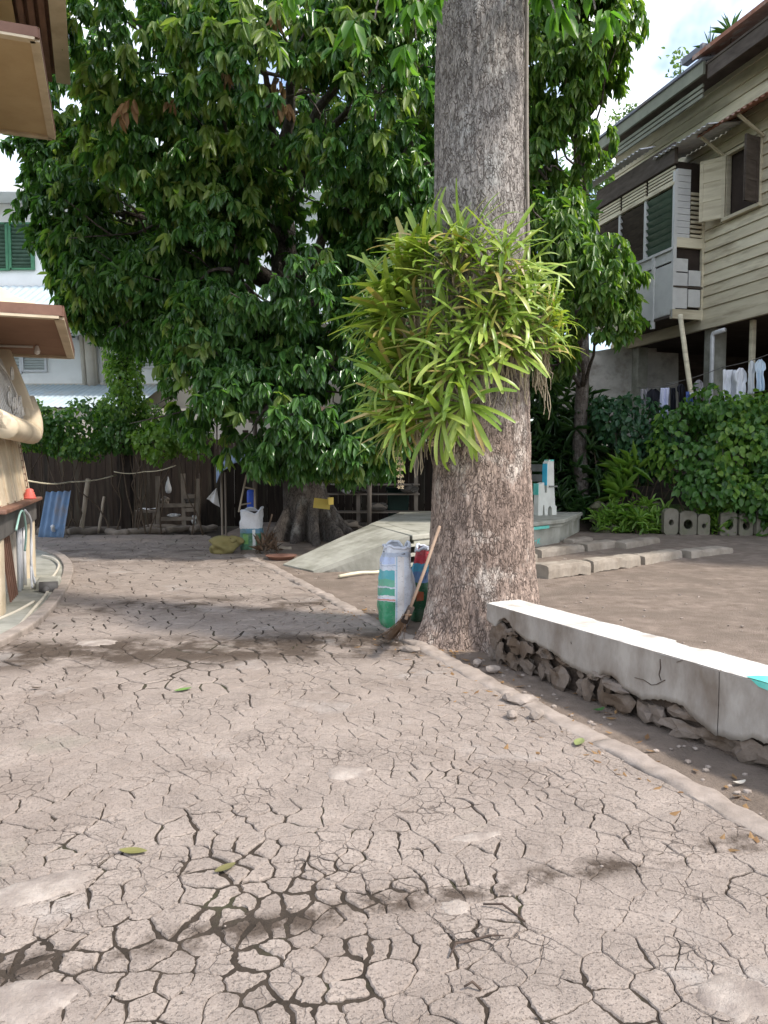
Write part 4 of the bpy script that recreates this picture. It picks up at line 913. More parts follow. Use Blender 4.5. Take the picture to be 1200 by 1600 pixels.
# ------------------------------------------------------------------ stilt house on the right
m_side = surf('old_yellow_siding', (.56, .50, .36), (.72, .66, .50), 2.0, .85, .5, 30, .006, stretch=(.6, .6, 4), c3=(.36, .305, .215), s3=1.6, lim3=(.50, .72), space='pos', rnd=.38)
m_panel = surf('pale_panel', (.50, .50, .49), (.62, .62, .60), 2, .8, .2, 40, .004, c3=(.33, .31, .28), s3=2, lim3=(.55, .75))
m_dwood = surf('dark_house_wood', (.055, .042, .034), (.10, .08, .065), 3, .85, .3, 40, .005, stretch=(1, 1, 4))
m_gfascia = surf('grey_green_fascia', (.15, .155, .12), (.22, .225, .175), 2, .8, .3, 40, .005)
m_rust = surf('rusty_sheet', (.20, .085, .055), (.30, .14, .09), 4, .8, .3, 40, .005, c3=(.35, .28, .24), s3=3)
m_roofm = surf('blue_grey_roof', (.12, .125, .15), (.18, .185, .21), 2, .6, .2, 30, .004, c3=(.11, .09, .08), s3=1.2)
m_zinc = surf('bright_zinc_edge', (.5, .5, .52), (.65, .65, .66), 4, .45, .1)
HS = 1.85; H0 = Vector((3.94*HS, 10*HS, 0)); ha = Vector((-.265, .964, 0)).normalized(); hb = Vector((-ha.y, ha.x, 0))
hb = hb if hb.x < 0 else -hb                                          # outward (towards the yard)
MH = Matrix((ha, hb, Vector((0, 0, 1)))).transposed()
def H(s, o, z): return H0+ha*s+hb*o+Vector((0, 0, z))
def Hs(px, py, o=0.0):
    p = onplane(px, py, H0+hb*o, hb); return (p-H0).dot(ha), p.z
def hbox(b, s0, s1, o0, o1, z0, z1): return b.box(H((s0+s1)/2, (o0+o1)/2, (z0+z1)/2), (s1-s0, o1-o0, z1-z0), MH)
house = thing('stilt_house', 'weathered yellow wooden house on stilts above the hedge', 'house', H(-2, -3, 0))
FZ = Hs(1079, 506)[1]; BO = .43*HS; bs0 = Hs(1052, 400, BO)[0]; bs1 = Hs(932, 400, BO)[0]
sN = -9.5; sF = bs1+.45; EZ = 10.05
w0, wz1 = Hs(1140, 240); w1, wz0 = Hs(1186, 320); ws0, ws1 = min(w0, w1), max(w0, w1); wz0, wz1 = Hs(1160, 330)[1], Hs(1160, 232)[1]
b = MB(); hbox(b, sN+.05, sF-.05, -6.4, -.12, FZ+.02, EZ-.1); b.build('core', m_darkin, house)
# each clapboard is a board of its own, split at the window
z = FZ; i = 0; hr = random.Random(5)
while z < EZ:
    h = .255+hr.uniform(-.02, .02)
    spans = [(sN, ws0-.04), (ws1+.04, sF)] if (z+h > wz0-.05 and z < wz1+.05) else [(sN, sF)]
    for a, c in spans:
        b = MB(); b.add([H(a, -.1, z), H(c, -.1, z), H(c, .020, z+.004), H(a, .020, z+.004), H(a, -.1, z+h), H(c, -.1, z+h), H(c, -.012+hr.uniform(-.004, .004), z+h-.006), H(a, -.012+hr.uniform(-.004, .004), z+h-.006)],
                            [(0, 1, 2, 3), (7, 6, 5, 4), (3, 2, 6, 7), (0, 3, 7, 4), (1, 5, 6, 2), (0, 4, 5, 1)]); b.build('siding_board', m_side, house)
    z += h; i += 1
b = MB(); hbox(b, sN, sF, -.06, .045, FZ-.22, FZ-.005); b.build('sill_beam', m_side, house)
# floor, and the dark undercroft behind the posts
b = MB(); hbox(b, sN, sF, -6.4, -.08, FZ-.20, FZ-.02); b.build('floor', m_dwood, house)
b = MB(); hbox(b, sN, sF, -6.4, -5.2, 1.2, FZ-.2); b.build('undercroft_wall', m_dwood, house)
# window with two open shutters
win = MB()
hbox(win, ws0-.06, ws0, -.05, .05, wz0, wz1); hbox(win, ws1, ws1+.06, -.05, .05, wz0, wz1); hbox(win, ws0-.06, ws1+.06, -.05, .06, wz1, wz1+.07); hbox(win, ws0-.1, ws1+.1, -.05, .10, wz0-.07, wz0)
wo_ = win.build('window', m_side, house)
wi = MB(); hbox(wi, ws0, ws1, -.09, -.08, wz0, wz1); wi.build('opening', m_darkin, wo_)
def shutter(s_hinge, ang, wdt, mat, dirn):
    d = (ha*dirn*math.cos(ang)+hb*math.sin(ang)).normalized(); n = d.cross(Vector((0, 0, 1)))
    M = Matrix((d, n, Vector((0, 0, 1)))).transposed(); c = H(s_hinge, .06, (wz0+wz1)/2)+d*wdt/2; hh = wz1-wz0
    b = MB(); b.box(c, (wdt, .03, hh), M); s = b.build('shutter', mat, house)
    for k in (-1, 1):
        f = MB(); f.box(c+d*(wdt/2-.04)*k, (.08, .05, hh), M); f.build('stile', mat, s)
    for k in range(4):
        f = MB(); f.box(c+Vector((0, 0, -hh/2+.05+(hh-.1)*k/3)), (wdt-.16, .05, .07), M); f.build('rail', mat, s)
shutter(ws1+.03, R(35), .55, m_side, 1); shutter(ws0-.02, R(78), .42, m_dwood, -1)
# projecting bay with louvres and pale panels
bz0, bz1, bsl = Hs(1052, 493, BO)[1], Hs(1052, 290, BO)[1], Hs(1052, 386, BO)[1]
b = MB(); hbox(b, bs0+.06, bs1-.06, .0, BO-.08, bz0+.05, bz1+.55); b.build('bay_core', m_darkin, house)
b = MB(); hbox(b, bs0, bs1, -.0, BO+.02, bz0-.02, bz0+.04); b.build('bay_floor', m_dwood, house)
nbay = 3; bw = (bs1-bs0)/nbay
for k in range(nbay+1):
    b = MB(); s = bs0+k*bw; hbox(b, max(bs0, s-.04), min(bs1, s+.04), BO-.06, BO+.02, bsl, bz1); b.build('bay_post', m_panel, house)
b = MB(); hbox(b, bs0-.02, bs1+.02, BO-.06, BO+.05, bsl-.06, bsl); b.build('bay_sill', m_panel, house)
b = MB(); hbox(b, bs0-.02, bs1+.02, BO-.06, BO+.05, bz1, bz1+.06); b.build('bay_lintel', m_side, house)
for k in range(nbay):
    for j in range(8):
        z = bsl+.04+(bz1-bsl-.08)*(j+.5)/8; b = MB(); c = H(bs0+(k+.5)*bw, BO-.03, z); b.box(c, (bw-.10, .012, .15), MH @ Matrix.Rotation(R(-35), 3, 'X')); b.build('louvre', m_louv if k == 0 else m_dwood, house)
for k in range(nbay):        # slatted transom over the panes
    for j in range(5):
        b = MB(); hbox(b, bs0+k*bw+.05, bs0+(k+1)*bw-.05, BO-.05, BO-.02, bz1+.10+j*.075, bz1+.145+j*.075); b.build('transom_slat', m_side, house)
b = MB(); hbox(b, bs0, bs1, BO-.07, BO+.03, bz1+.48, bz1+.95); b.build('bay_shade_header', m_dwood, house)  # dark colour puts the eave's shade into the top of the bay
for k in range(2):           # white panels low on the bay front, siding on the far third
    b = MB(); hbox(b, bs0+k*.72+.03, bs0+k*.72+.70, BO-.03, BO+.015, bz0+.05, bsl-.35); b.build('panel', m_panel, house)
    b = MB(); hbox(b, bs0+k*.72+.03, bs0+k*.72+.70, BO-.03, BO+.010, bsl-.30, bsl-.07); b.build('panel', m_panel, house)
for s in (bs0+.715, bs0+1.45): b = MB(); hbox(b, s-.05, s+.05, BO-.02, BO+.045, bz0-.18, bsl-.06); b.build('bay_strip', m_panel, house)
z = bz0+.02
while z < bsl-.1: b = MB(); hbox(b, bs0+1.52, bs1, BO-.04, BO+.01, z, z+.19); b.build('siding_board', m_side, house); z += .20
# bay's near side: boards, a slatted vent, pale panels below
z = bsl+.02; vent = (BO*.52, BO*.95)
while z < bz1+.3: b = MB(); hbox(b, bs0-.03, bs0+.04, BO*.50, BO-.05, z, z+.135); b.build('siding_board', m_panel, house); z += .145
for j in range(10): b = MB(); hbox(b, bs0-.025, bs0+.03, .06, BO*.47, bsl+.25+j*.105, bsl+.25+j*.105+.06); b.build('vent_slat', m_side, house)
b = MB(); hbox(b, bs0-.05, bs0+.03, .0, .06, bz0-.1, bz1+.3); b.build('corner_board', m_side, house)
b = MB(); hbox(b, bs0-.05, bs0+.03, BO-.05, BO+.03, bz0-.02, bz1+.3); b.build('corner_board', m_panel, house)
b = MB(); hbox(b, bs0-.04, bs0+.03, .06, BO-.05, bsl+.0, bsl+.22); b.build('siding_board', m_side, house)
for (o0, o1, z0, z1) in ((.08, .40, bz0+.22, bz0+.62), (.43, .74, bz0+.18, bz0+.64), (.08, .40, bz0+.70, bz0+1.05), (.43, .74, bz0+.69, bz0+.98), (.43, .74, bz0+1.01, bz0+1.30)):
    b = MB(); hbox(b, bs0-.04, bs0+.02, o0, o1, z0, z1); b.build('panel', m_panel, house)
b = MB(); hbox(b, bs0-.06, bs0+.04, .05, BO+.03, bz0-.06, bz0+.15); b.build('siding_board', m_side, house)
b = MB(); hbox(b, bs0-.055, bs0+.03, .03, BO+.02, bz0+.64, bz0+.68); b.build('bay_rail', m_dwood, house)
# eave: soffit, fascia with slats, roof sheets
OV = .80
b = MB(); hbox(b, sN, sF+.4, -.1, OV-.02, EZ-.02, EZ+.03); b.build('soffit', m_dwood, house)
s_step = Hs(1100, 130, OV)[0]
b = MB(); hbox(b, s_step, sF+.5, OV-.03, OV+.03, EZ-.20, EZ+.06); b.build('fascia', m_gfascia, house)
for k in range(3): b = MB(); hbox(b, s_step+.2, sF-1.2, OV-.16, OV-.12, EZ-.36-k*.11, EZ-.29-k*.11); b.build('eave_slat', m_gfascia, house)
b = MB(); hbox(b, sN, s_step-.05, OV-.10, OV-.04, EZ-.32, EZ+.02); b.build('fascia', m_dwood, house)
def roofslab(s0, s1, o, z, rise, name, mat, th=.06):
    b = MB(); b.add([H(s0, o, z), H(s1, o, z), H(s1, -6.6, z+rise), H(s0, -6.6, z+rise), H(s0, o, z+th), H(s1, o, z+th), H(s1, -6.6, z+rise+th), H(s0, -6.6, z+rise+th)], [(3, 2, 1, 0), (4, 5, 6, 7), (0, 1, 5, 4), (1, 2, 6, 5), (2, 3, 7, 6), (3, 0, 4, 7)]); b.build(name, mat, house)
roofslab(s_step, sF+.55, OV+.08, EZ+.07, 2.2, 'roof_sheet', m_roofm); roofslab(sN, s_step+.25, OV+.12, EZ+.18, 2.2, 'roof_sheet', m_rust, .09)
b = MB(); hbox(b, s_step, s_step+.7, OV-.1, OV+.06, EZ+.30, EZ+.44); b.build('roof_flashing', m_roofm, house)
# thin corrugated awnings over bay and window
def awning(s0, s1, o0, z0, drop, out, mat, nm):
    b = MB(); n = int((s1-s0)/.16); corr(b, H(s0, o0+out, z0-drop), H(s1, o0+out, z0-drop), H(s1, o0, z0), H(s0, o0, z0), n, .022); b.build(nm, mat, house, smooth=True, solid=.006)
awning(bs0+.9, sF+.2, BO-.1, bz1+1.22, .10, .40, m_zinc, 'awning')
awning(bs0-1.3, bs0+.7, .02, bz1+.98, .16, BO+.10, m_zinc, 'awning')
awning(Hs(1250, 200)[0], ws1+.15, .0, wz1+.75, .38, .75, m_rust, 'awning')
for s in (ws1+.1, ws0-.1): b = MB(); b.beam(H(s, .02, wz1+.0), H(s, .66, wz1+.36), .05, .05); b.build('awning_bracket', m_side, house)
# posts
for px, wdt, mat in ((1117, .34, m_conc), (1175, .10, m_side), (1290, .34, m_conc), (1000, .3, m_conc)):
    s, _ = Hs(px, 560, -.25); b = MB(); hbox(b, s-wdt/2, s+wdt/2, -.25-wdt/2, -.25+wdt/2, .3, FZ-.21); b.build('post', mat, house, bevel=.01)
p = onplane(1113, 540, H0+hb*.02, hb); pp = MB(); pp.tube([Vector((p.x, p.y, .5)), Vector((p.x, p.y, FZ-.42)), Vector((p.x, p.y, FZ-.36))+ha*-.03, Vector((p.x, p.y, FZ-.34))-ha*.4], .05, 10); tag(pp.build('drain_pipe', m_pvc, smooth=True), 'white plastic drain pipe beside the concrete house post', 'pipe')
a, c = P(1063, 492, 16.9), P(1080, 618, 16.4); pp = MB(); pp.tube(wob(a, c, 6, .03, 3), .055, 8); tag(pp.build('leaning_pole', m_side, smooth=True), 'pale wooden pole leaning under the projecting bay', 'pole')
# white garden wall seen under the house, and the raised bank the house stands on
gw = MB(); a = P(838, 600, 21.5); 
poly = [(838, 690), (838, 560), (935, 548), (1026, 532), (1026, 550), (1060, 552), (1060, 690)]
gw.prism([(P(x_, y_, 21.0).x, P(x_, y_, 21.0).z) for x_, y_ in poly], 21.0, 21.2, lambda x_, y_, z_: (x_, z_, y_)); tag(gw.build('garden_wall', m_grime), 'stepped off-white wall seen beneath the stilt house', 'wall')
bk = MB(); bk.grid(lambda u, v: (3.2+12*u-1.2*v, 15.9+7*v, .05+(1.9*min(1, v*2.2))+.12*mn.noise(Vector((u*9, v*5, 0)))), 40, 20); tag(bk.build('bank', m_soil, smooth=True), kind='structure')
# small plants that seeded themselves on the roof
for i, (px, py, rx, rz, L) in enumerate(((1062, 132, .35, .35, .12), (985, 192, .2, .2, .10), (962, 206, .3, .25, .10), (1110, 78, .3, .25, .0), (1142, 55, .3, .25, .0))):
    s, z = Hs(px, py, OV-.2); c = H(s, OV-.2, EZ+.15); rg = np.random.default_rng(i+60)
    o = thing('roof_plant', ['leafy sprig on the stilt house roof beside the raised sheet', 'tiny sprig on the stilt house eave, second from the far corner', 'sparse sprig on the stilt house eave nearest the far corner', 'spiky grass tuft on the raised roof sheet, lower one', 'spiky grass tuft on the raised roof sheet, upper one'][i], 'weed', c, 'weeds on the roof')
    n = 90 if L else 16
    if L: T = np.array(c)+rg.normal(0, 1, (n, 3))*np.array([rx*.5, rx*.5, rz*.5])+np.array([0, 0, rz*1.2]); leaves('foliage', m_leafF, o, T, rg.normal(0, 1, (n, 3)), rg.normal(0, .4, (n, 3))+[0, 0, 1], np.full(n, L), np.full(n, L*.6))
    else: T = np.repeat(np.array(c)[None]+[0, 0, .2], n, 0); D = rg.normal(0, .7, (n, 3)); D[:, 2] = abs(D[:, 2])+.25; D[:, 0] -= .3; leaves('foliage', m_ivy, o, T, D, np.tile([0., .3, 1], (n, 1)), rg.uniform(.3, .55, n), np.full(n, .03))
    st_ = MB(); st_.tube([c-Vector((0, 0, .05)), c+Vector((.02, 0, rz*1.5))], .012, 5); st_.build('stem', m_stem, o)
b = MB(); hbox(b, sF-.12, sF-.02, -6.4, -.4, .3, FZ-.2); b.build('undercroft_wall', m_dwood, house)  # dark end wall added to shut out sky light under the floor
# ------------------------------------------------------------------ hedge in front of the stilt house
vine('leafy_hedge', 'broad-leaved vine hedge below the white shirts on the right', 'hedge', [(1080, 700, 15.6, .9, .95, .5), (1160, 690, 15.4, 1.1, 1.0, .6), (1230, 690, 15.2, 1.0, 1.05, .6), (1110, 640, 15.7, .45, .45, .4), (1130, 760, 15.2, 1.0, .45, .5), (1220, 770, 15.0, .9, .45, .5), (1190, 650, 15.3, .8, .4, .4), (1300, 700, 15.0, .9, 1.1, .6)], m_ivy, .15, 41, mix=m_ivyb)
m_teall = leafmat('bluish_leaf', ((.02, .065, .03), (.035, .095, .04), (.05, .115, .045)), .3, .4)
vine('leafy_hedge', 'bluish-green vine hedge between the slender tree and the leafy hedge', 'hedge', [(990, 665, 16.3, .75, .55, .45), (950, 650, 16.5, .55, .4, .4), (1030, 690, 16.1, .5, .5, .4), (1000, 720, 16.2, .5, .45, .4)], m_teall, .14, 43)
m_blade = leafmat('blade_leaf', ((.022, .055, .018), (.035, .08, .025), (.06, .11, .04)), .3, .35)
def blades(name, label, pts, mat, seed, n, L, wr=.09, up=.5, cat='shrub', r=.3):
    rg = np.random.default_rng(seed); c0 = np.mean([np.array(p) for p in pts], 0); o = thing(name, label, cat, (c0[0], c0[1], 0.0))
    C = []; D = []
    for p in pts:
        for _ in range(n//len(pts)//9+1):
            c = np.array(p)+rg.normal(0, r, 3)*[1, .7, .9]; d0 = nrm(rg.normal(size=(1, 3)))[0]*.4+[0, -.2, up]
            for k in range(9): C.append(c+rg.normal(0, .03, 3)); D.append(d0+rg.normal(0, .65, 3))
    C, D = np.array(C), np.array(D); C[:, 2] = np.maximum(C[:, 2], .06); m = len(C); l = L*rg.uniform(.6, 1.2, m)
    leaves('foliage', mat, o, C, D, np.tile([0, -.3, 1.], (m, 1))+rg.normal(0, .2, (m, 3)), l, l*wr)
    s = MB(); sr = random.Random(seed)
    for p in pts:
        for _ in range(3): s.tube(wob((p[0]+sr.uniform(-.2, .2), p[1], 0), (p[0]+sr.uniform(-.3, .3), p[1], p[2]), 6, .12, sr.random()*40), [.02, .018, .016, .013, .01, .008, .005], 5)
    s.build('stems', m_stem, o, kind='stuff'); return o
blades('bamboo_shrub', 'dark narrow-leaved shrub behind the painted bench', [P(850, 640, 17.2), P(900, 650, 17.2), P(870, 700, 17), P(920, 700, 17), P(850, 760, 16.9), P(900, 750, 16.8), P(930, 770, 16.6), P(880, 790, 16.6), P(840, 700, 17.1)], m_blade, 51, 2300, .42, .13, .1, r=.38)
blades('spear_plant', 'upright bright green spear-leaved plant before the reddish wall patch', [P(980, 740, 15.9), P(975, 765, 15.9)], m_ivyb, 53, 120, .55, .12, .9, 'plant', .12)
blades('fern_clump', 'low fern-like green clump on the bank left of the hollow blocks', [P(975, 810, 15.6), P(1010, 808, 15.5), P(950, 815, 15.7), P(1000, 822, 15.4)], m_ivyb, 55, 800, .24, .2, .5, 'plant', .16)
blades('fern_clump', 'green fern clump between the two groups of hollow blocks', [P(1112, 805, 15.4), P(1120, 820, 15.3)], m_ivyb, 57, 240, .26, .2, .5, 'plant', .12)
blades('ground_cover', 'low creeping leaves on top of the rubble bank at the right', [P(1150, 795, 15.3), P(1190, 800, 15.2), P(1180, 815, 15.1), P(1230, 800, 15.1)], m_ivy, 59, 500, .2, .5, .3, 'plant', .22)
# rubble bank with upright hollow blocks
m_moss = surf('mossy_stone', (.10, .095, .06), (.19, .17, .12), 4, .95, .7, 40, .012, c3=(.06, .09, .03), s3=2, lim3=(.45, .65))
rk = random.Random(12)
bank_r = thing('rubble_bank', 'mossy rubble stone bank below the hedge behind the hollow blocks', 'bank', P(1090, 820, 15.6))
for i in range(80):
    t = i % 27/27; row = i//27; c = P(938+t*330+rk.uniform(-6, 6), 826-row*15+rk.uniform(-4, 4), 15.75-.4*t+row*.12); b = MB(); b.rock((c.x, c.y, max(.05, c.z)), (rk.uniform(.12, .24), rk.uniform(.1, .18), rk.uniform(.08, .14)), i*.9, rk.uniform(-.4, .4), 2, .28); b.build('stone', m_moss, bank_r)
HB = [(1046, 836, 24, 42), (1074, 838, 25, 40), (1097, 840, 20, 36), (1136, 842, 26, 40), (1163, 844, 22, 38), (1190, 846, 26, 44), (1216, 848, 24, 40)]
HBL = ['pale upright hollow block with a small round hole, leftmost of the row', 'upright hollow block with a large round hole, second from the left', 'broken leaning hollow block, third from the left', 'dark mossy upright hollow block right of the fern clump', 'dark mossy hollow block with two openings', 'dark mossy hollow block near the right picture edge', 'mossy hollow block just past the right picture edge']
m_hb = surf('hollow_block', (.13, .118, .092), (.20, .182, .148), 5, .95, .6, 60, .008, c3=(.12, .12, .08), s3=2.5)
for i, (px, py, w, h) in enumerate(HB):
    Y = 15.25-.25*i/7; c = P(px, py, Y); W = w/1200*Y; Hh = h/1200*Y; b = MB(); n = 28; hr_ = W*(.17 if i in (0, 2) else .27); yaw = rk.uniform(-.2, .2); cz = max(.06, c.z)
    def hv(x, y, z, yaw=yaw, c=c, cz=cz): return (c.x+x*math.cos(yaw)-y*math.sin(yaw), c.y+x*math.sin(yaw)+y*math.cos(yaw), cz+z)
    vs = []
    for y in (-.06, .06):
        for k in range(n):
            a = 2*math.pi*k/n; ca, sa = math.cos(a), math.sin(a); e = max(abs(ca)/(W/2), abs(sa)/(Hh/2)); rr = 1/e; rr = min(rr, math.hypot(W, Hh)/2*.88); vs.append(hv(ca*rr, y, Hh/2+sa*rr))
        for k in range(n): a = 2*math.pi*k/n; vs.append(hv(math.cos(a)*hr_, y, Hh*.48+math.sin(a)*hr_*1.15))
    fs = []
    for k in range(n):
        k2 = (k+1) % n; fs += [(k, k2, n+k2, n+k), (2*n+k2, 2*n+k, 3*n+k, 3*n+k2), (k2, k, 2*n+k, 2*n+k2), (n+k, n+k2, 3*n+k2, 3*n+k)]
    b.add(vs, fs); tag(b.build('hollow_block', m_hb), HBL[i], 'hollow block', 'hollow blocks along the bank')

# ------------------------------------------------------------------ laundry
def garment(label, px0, px1, py0, py1, Y, mat, kind='towel', seed=0, cat='laundry'):
    a, c = P(px0, py1, Y), P(px1, py0, Y); w = c.x-a.x; h = c.z-a.z; cx = (a.x+c.x)/2; b = MB()
    sil = {'shirt': lambda v: .30+.70*min(1, v/.12) if v < .12 else (1.0 if v < .38 else .70), 'towel': lambda v: 1.0, 'trousers': lambda v: .8+.2*v}[kind]
    def gf(u, v):
        x = (u-.5)*w*sil(v); return (cx+x+.015*mn.noise(Vector((v*3, seed, 0))), Y+.05*math.sin(u*13+seed+v*1.5)*(.3+v)+.04*mn.noise(Vector((u*5, v*3, seed))), c.z-h*v-.03*mn.noise(Vector((u*4, seed, v))))
    b.grid(gf, 22, 22); o = tag(b.build('garment', mat, smooth=True, solid=.008), label, cat, 'laundry under the stilt house')
def clothm(n, c): return surf(n, [x*.88 for x in c], c, 3, .85, .25, 60, .004)
mc_w, mc_p, mc_lb, mc_lv, mc_bk, mc_g, mc_bl = clothm('white_cloth', (.78, .79, .84)), clothm('offwhite_cloth', (.74, .76, .78)), clothm('pale_blue_cloth', (.62, .74, .86)), clothm('lavender_cloth', (.60, .62, .80)), clothm('black_cloth', (.02, .02, .028)), clothm('grey_cloth', (.36, .34, .36)), clothm('blue_cloth', (.10, .16, .42))
for a in ((1128, 1150, 578, 632, 16.4, mc_w, 'towel', 'white sheet hanging on the line beside the house post'), (1146, 1168, 575, 634, 16.2, mc_w, 'shirt', 'white shirt third from the right on the laundry line'), (1167, 1180, 564, 616, 16.1, mc_p, 'shirt', 'off-white shirt second from the right on the laundry line'), (1178, 1196, 562, 612, 16.0, mc_lb, 'shirt', 'pale blue shirt at the right end of the laundry line'),
          (1031, 1046, 606, 658, 16.7, mc_lv, 'towel', 'lavender towel hanging over the bluish hedge'), (1010, 1032, 608, 650, 16.8, mc_bk, 'shirt', 'black shirt left of the lavender towel'), (1046, 1056, 606, 650, 16.7, mc_bk, 'trousers', 'dark trousers right of the lavender towel'), (1001, 1013, 608, 632, 16.9, mc_g, 'towel', 'small grey checked cloth at the far end of the line'), (1058, 1070, 600, 632, 16.6, mc_bk, 'shirt', 'black top hanging behind the leaning pole'), (1071, 1082, 612, 642, 16.4, mc_bl, 'towel', 'blue patterned cloth right of the leaning pole'), (1084, 1098, 594, 625, 16.6, mc_g, 'shirt', 'grey brown blouse between pole and post')):
    garment(a[7], a[0], a[1], a[2], a[3], a[4], a[5], a[6], a[0])
def line(label, pts, r, mat, name='clothes_line', cat='line'):
    b = MB(); 
    for p, q in zip(pts, pts[1:]): b.tube(wob(p, q, 8, .0, 1, .04), r, 5)
    return tag(b.build(name, mat, smooth=True), label, cat)
line('dark clothes line carrying the white shirts', [P(1040, 600, 16.7), P(1128, 574, 16.4), P(1215, 548, 15.9)], .008, m_darkstone)
line('lower clothes line over the bluish hedge', [P(995, 606, 16.9), P(1060, 598, 16.6)], .008, m_darkstone)
b = MB(); b.tube([P(1078, 616, 16.35), P(1102, 610, 16.3)], .03, 8); tag(b.build('white_rail', m_pvc), 'short white rail behind the leafy hedge', 'rail')

# ------------------------------------------------------------------ platform, ramp and painted bench
m_plat = surf('painted_platform', (.30, .295, .25), (.42, .41, .355), 2.5, .88, .5, 60, .006, c3=(.21, .205, .165), s3=1.6, lim3=(.45, .65))
PZ = .50
pl = thing('platform', 'raised concrete platform behind the big trunk', 'platform', (1.8, 13.5, 0))
pol = [(.40, 10.75), (3.30, 13.95), (4.15, 16.0), (.4, 16.4), (-.25, 12.8)]
def inset(poly, d):
    c = Vector((sum(p[0] for p in poly)/len(poly), sum(p[1] for p in poly)/len(poly))); return [tuple(Vector(p)+(c-Vector(p)).normalized()*d) for p in poly]
b = MB(); b.prism(inset(pol, .10), -.03, .36); b.build('base', m_plat, pl)
b = MB(); b.prism(inset(pol, .06), .362, .42); b.build('moulding', m_plat, pl, bevel=.01)
b = MB(); b.prism(pol, .425, PZ); b.build('top_slab', m_plat, pl, bevel=.015)
b = MB(); b.prism(inset(pol, .32), PZ+.0005, PZ+.004); b.build('paving', m_conc, pl)
tm = MB(); e0, e1 = Vector((.40, 10.75, 0)), Vector((3.30, 13.95, 0)); ed = (e1-e0).normalized(); en = Vector((ed.y, -ed.x, 0))
ml = (e1-e0).length
tm.beam(e0+ed*(ml-1.25)-en*.035+Vector((0, 0, .391)), e0+ed*(ml-.55)-en*.035+Vector((0, 0, .391)), .055, .05); tm.build('teal_paint_streak', m_teal, pl)
bb = inset(pol, .10); q0, q1 = Vector(bb[0]).to_3d(), Vector(bb[1]).to_3d(); qd = (q1-q0).normalized(); qn = Vector((qd.y, -qd.x, 0)); ql = (q1-q0).length
mk = MB()
def stroke(s0, z0, s1, z1, w=.018): mk.beam(q0+qd*s0+qn*.003+Vector((0, 0, z0)), q0+qd*s1+qn*.003+Vector((0, 0, z1)), w, .005, qn)
o_ = ql-1.0
for s0, z0, s1, z1 in ((0, .12, .02, .24), (.02, .24, .07, .20), (.07, .20, .10, .12), (.12, .16, .18, .17), (.22, .11, .23, .20), (.22, .19, .30, .10), (.22, .11, .30, .20)): stroke(o_+s0, z0, o_+s1, z1)
mk.build('teal_mark', m_teal, pl)
for k in range(3): b = MB(); b.box((.55-.0, 10.98+.0, .10+.13*k), (.9-.1*k, .34-.09*k, .03), Matrix.Rotation(.83, 3, 'Z')); b.build('step_edge', m_conc, pl)
# ramp
rp_ = thing('ramp', 'sloping concrete ramp leading up to the platform', 'ramp', (-.7, 11.2, 0))
A, B_, C_, D_ = Vector((-1.50, 11.35, .0)), Vector((-.98, 10.62, .0)), Vector((.36, 10.72, PZ-.02)), Vector((-.24, 12.75, PZ-.02))
b = MB(); th = Vector((0, 0, .05)); nR = 14; vs = []
for i in range(nR+1):
    t = i/nR; zc = (PZ-.02)*t*(1.06-.06*t)+.015; l = A.lerp(D_, t); r_ = B_.lerp(C_, t)
    for q, zz in ((l, zc), (r_, zc), (r_, zc-.07), (r_+Vector((0, .03, 0)), -.03), (l, -.03)): vs.append((q.x, q.y, zz))
b.add(vs, [(i*5+j, i*5+(j+1) % 5, i*5+5+(j+1) % 5, i*5+5+j) for i in range(nR) for j in range(5)]+[(0, 1, 2, 3, 4)]); b.build('slope', m_plat, rp_)
b = MB(); b.tube(wob(G(530, 903)+Vector((0, 0, .02)), G(668, 886)+Vector((0, 0, .02)), 8, .05, 4), .025, 6); tag(b.build('bamboo_edging', m_side, smooth=True), 'pale bamboo pole lying along the foot of the ramp', 'pole')
